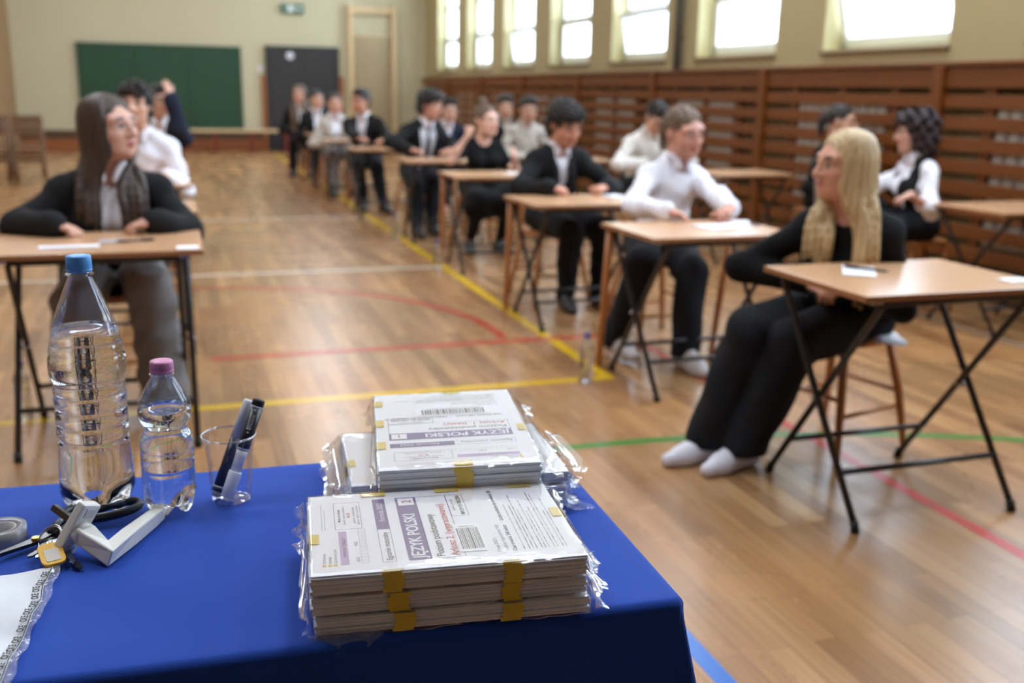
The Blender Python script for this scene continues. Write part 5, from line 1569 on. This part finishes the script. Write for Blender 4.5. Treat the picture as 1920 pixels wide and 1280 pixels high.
b = MB(); b.prism(rrect(.027, .043, .009), .0035, tgM, bev=.0008); tg = b.build('name_tag', mat('yellow_tag_plastic', (228, 176, 32), .35), root)
b = MB(); b.prism(rrect(.016, .024, .002), .0006, tgM @ Matrix.Translation((0, -.004, .0035))); b.build('tag_insert', mat('tag_paper', (206, 200, 188), .6), tg)
b = MB(); b.sweep([Lr(-.1745, 1.2215, .014), Lr(-.176, 1.234, .016), Lr(-.1755, 1.249, .012), Lr(-.1725, 1.236, .010), Lr(-.1725, 1.2215, .011)], .0011, 6, closed=True); b.build('tag_link', M_steel, root)

root = empty('plastic_envelope', (-.26, 1.06, TZ + .003)); tag(root, 'pale plastic envelope printed CKE along its wavy edge, at the table end', 'envelope')
edge = [(1.1775, -.1590), (1.1500, -.1610), (1.1241, -.1622), (1.0913, -.1640), (1.048, -.1705), (1.0161, -.1735), (.9706, -.1775), (.9300, -.1810)]
ln = [(1.1775, -.1680), (1.1550, -.1715), (1.1405, -.1740), (1.1200, -.1728), (1.1059, -.1718), (1.0763, -.1768), (1.0495, -.1775), (.9831, -.1862), (.9300, -.1905)]
def at(tab, y): return float(np.interp(-y, [-p[0] for p in tab], [p[1] for p in tab]))
def env(name, xa, xb, m, nx, lift):
    vs = []; fs = []; ny = 50
    for j in range(ny + 1):
        y = 1.1830 - (1.1830 - .935) * j / ny
        a, b_ = xa(y), xb(y)
        for i in range(nx + 1):
            x = a + (b_ - a) * i / nx
            z = .0035 + .0022 * math.sin(x * 60 + y * 20) * math.sin(y * 33 + 1) + .0012 * math.sin(y * 90 + x * 30) + lift
            vs.append((x + .26, y - 1.06, max(z, .0006)))
    for j in range(ny):
        for i in range(nx): fs.append((j * (nx + 1) + i, j * (nx + 1) + i + 1, (j + 1) * (nx + 1) + i + 1, (j + 1) * (nx + 1) + i))
    b = MB(); b.add(vs, fs, 0, True); return recalc(b.build(name, m, root))
env('envelope_sheet', lambda y: -.40, lambda y: at(ln, y) + .0012, mat('pale_plastic_film', (206, 212, 220), .35, spec=.5, bump=.1, bscale=30), 24, 0)
env('clear_margin', lambda y: at(ln, y) + .0006, lambda y: at(edge, y) + .0016 * math.sin(y * 120), M_flap, 6, .0004)
b = MB()
zf = lambda x, y: .0048 + .0022 * math.sin(x * 60 + y * 20) * math.sin(y * 33 + 1) + .0012 * math.sin(y * 90 + x * 30)
b.sweep([(at(ln, y) + .26, y - 1.06, zf(at(ln, y), y)) for y in np.linspace(1.178, .935, 70)], .00045, 5)
b.sweep([(-.235 + .26 + .004 * k, 1.176 - 1.06 + .0022 * k, zf(-.235 + .004 * k, 1.176) ) for k in range(3)], .0004, 5)
y = 1.166
while y > .94:
    x = at(ln, y) - .0022; sl = at(ln, y + .006) - at(ln, y - .006); ang = math.atan2(.012, sl)
    b.text('CKE', .0098, 0, 0, 0, 0, Matrix.Translation((x + .26, y - .009 - 1.06, zf(x, y) + .0008)) @ Matrix.Rotation(ang, 4, 'Z'), width=.0130, bold=.00035); y -= .0178
b.build('printed_letters', M_blk, root)

# ---- papers and pens on the examination desks
def sheet_on(name, label, x, y, z, w, d, rz, cat='paper', m=None, rows=4, grp='papers on the desks'):
    root = empty(name, (x, y, z), rz); tag(root, label, cat, grp)
    b = MB(); b.box((0, 0, .0008), (w, d, .0012)); b.build('sheet', m or M_paper, root)
    if rows:
        b = MB()
        for k in range(rows): b.rect(-w * .42, d * (.36 - .72 * k / max(rows - 1, 1)) - .001, w * (.1 + .3 * ((k * 7) % 3) / 2), d * (.36 - .72 * k / max(rows - 1, 1)) + .001, .0016)
        b.build('printed_lines', M_lgrey, root)
    return root
def pen_on(label, a, bq):
    a, bq = Vector(a), Vector(bq); d = bq - a; L = d.length
    root = bpy.data.objects.new('pen', None); COL.objects.link(root)
    root.matrix_world = Matrix.Translation(a) @ d.to_track_quat('Z', 'Y').to_matrix().to_4x4(); tag(root, label, 'pen', 'pens on the desks')
    b = MB(); b.lathe([(.001, 0), (.0025, .008), (.0045, .016), (.0045, L - .045)], 14); b.build('barrel', M_pen, root)
    b = MB(); b.lathe([(.0052, L - .045), (.0052, L - .002), (.003, L)], 14); b.box((.006, 0, L - .025), (.002, .003, .035)); b.build('cap', M_mkb, root)
d1 = .7535
sheet_on('answer_sheet', 'white printed sheet under a pen on the blond person\'s desk', 2.125, 2.735, d1, .105, .20, -.62)
sheet_on('seat_card', 'small white card at the outer corner of the blond person\'s desk', 2.53, 2.475, d1, .10, .065, .03, 'card', rows=0, grp='cards on the desks')
pen_on('dark pen across the printed sheet on the blond person\'s desk', (2.19, 2.665, d1 + .0075), (2.115, 2.80, d1 + .0075))
d1 = .7435
sheet_on('answer_sheet', 'white printed slip in front of the long-haired person\'s hands', -.385, 3.835, d1, .20, .07, .05)
sheet_on('identity_card', 'dark small card under the fingers of the long-haired person', -.245, 3.945, d1, .10, .06, .1, 'card', M_lgrey, 0, grp='cards on the desks')
sheet_on('seat_card', 'small white card at the aisle corner of the long-haired person\'s desk', .015, 3.735, d1, .075, .08, .02, 'card', rows=0, grp='cards on the desks')
pen_on('dark pen lying before the long-haired person', (-.235, 3.90, d1 + .0055), (-.10, 3.935, d1 + .0055))
d1 = .7235
sheet_on('answer_sheet', 'white sheet under the hands of the person in white shirt', 2.37, 4.05, d1, .24, .16, .2)
sheet_on('answer_sheet', 'second white sheet at the outer edge of the white-shirted person\'s desk', 2.54, 4.17, d1, .09, .14, -.3)
pen_on('dark pen on the white-shirted person\'s desk near its outer corner', (2.535, 4.00, d1 + .0055), (2.565, 4.13, d1 + .0055))
d1 = .7135
sheet_on('answer_sheet', 'white sheet beside the clasped hands of the person in black suit', 2.47, 5.50, d1, .12, .19, .1)
sheet_on('answer_sheet', 'white sheet on the desk of the person with hair bun', 2.42, 7.18, d1, .18, .12, .1)
sheet_on('answer_sheet', 'white sheet on the empty desk behind the long-haired person', -.03, 5.18, d1, .09, .06, .1)
sheet_on('seat_card', 'white card at the outer corner of the desk by the slatted wall', 4.91, 4.45, d1, .09, .07, .05, 'card', rows=0, grp='cards on the desks')
b = MB()
for k in range(3): b.box((0, .004 * k, .0014 + .0026 * k), (.10, .19 - .012 * k, .0022), Matrix.Rotation(.12 * k, 3, 'Z'))
o = b.build('folded_paper', M_paper, None, (2.435, 2.935, .455), (0, .06, -.55)); tag(o, 'folded white paper sticking out from the edge of the blond person\'s stool', 'paper')
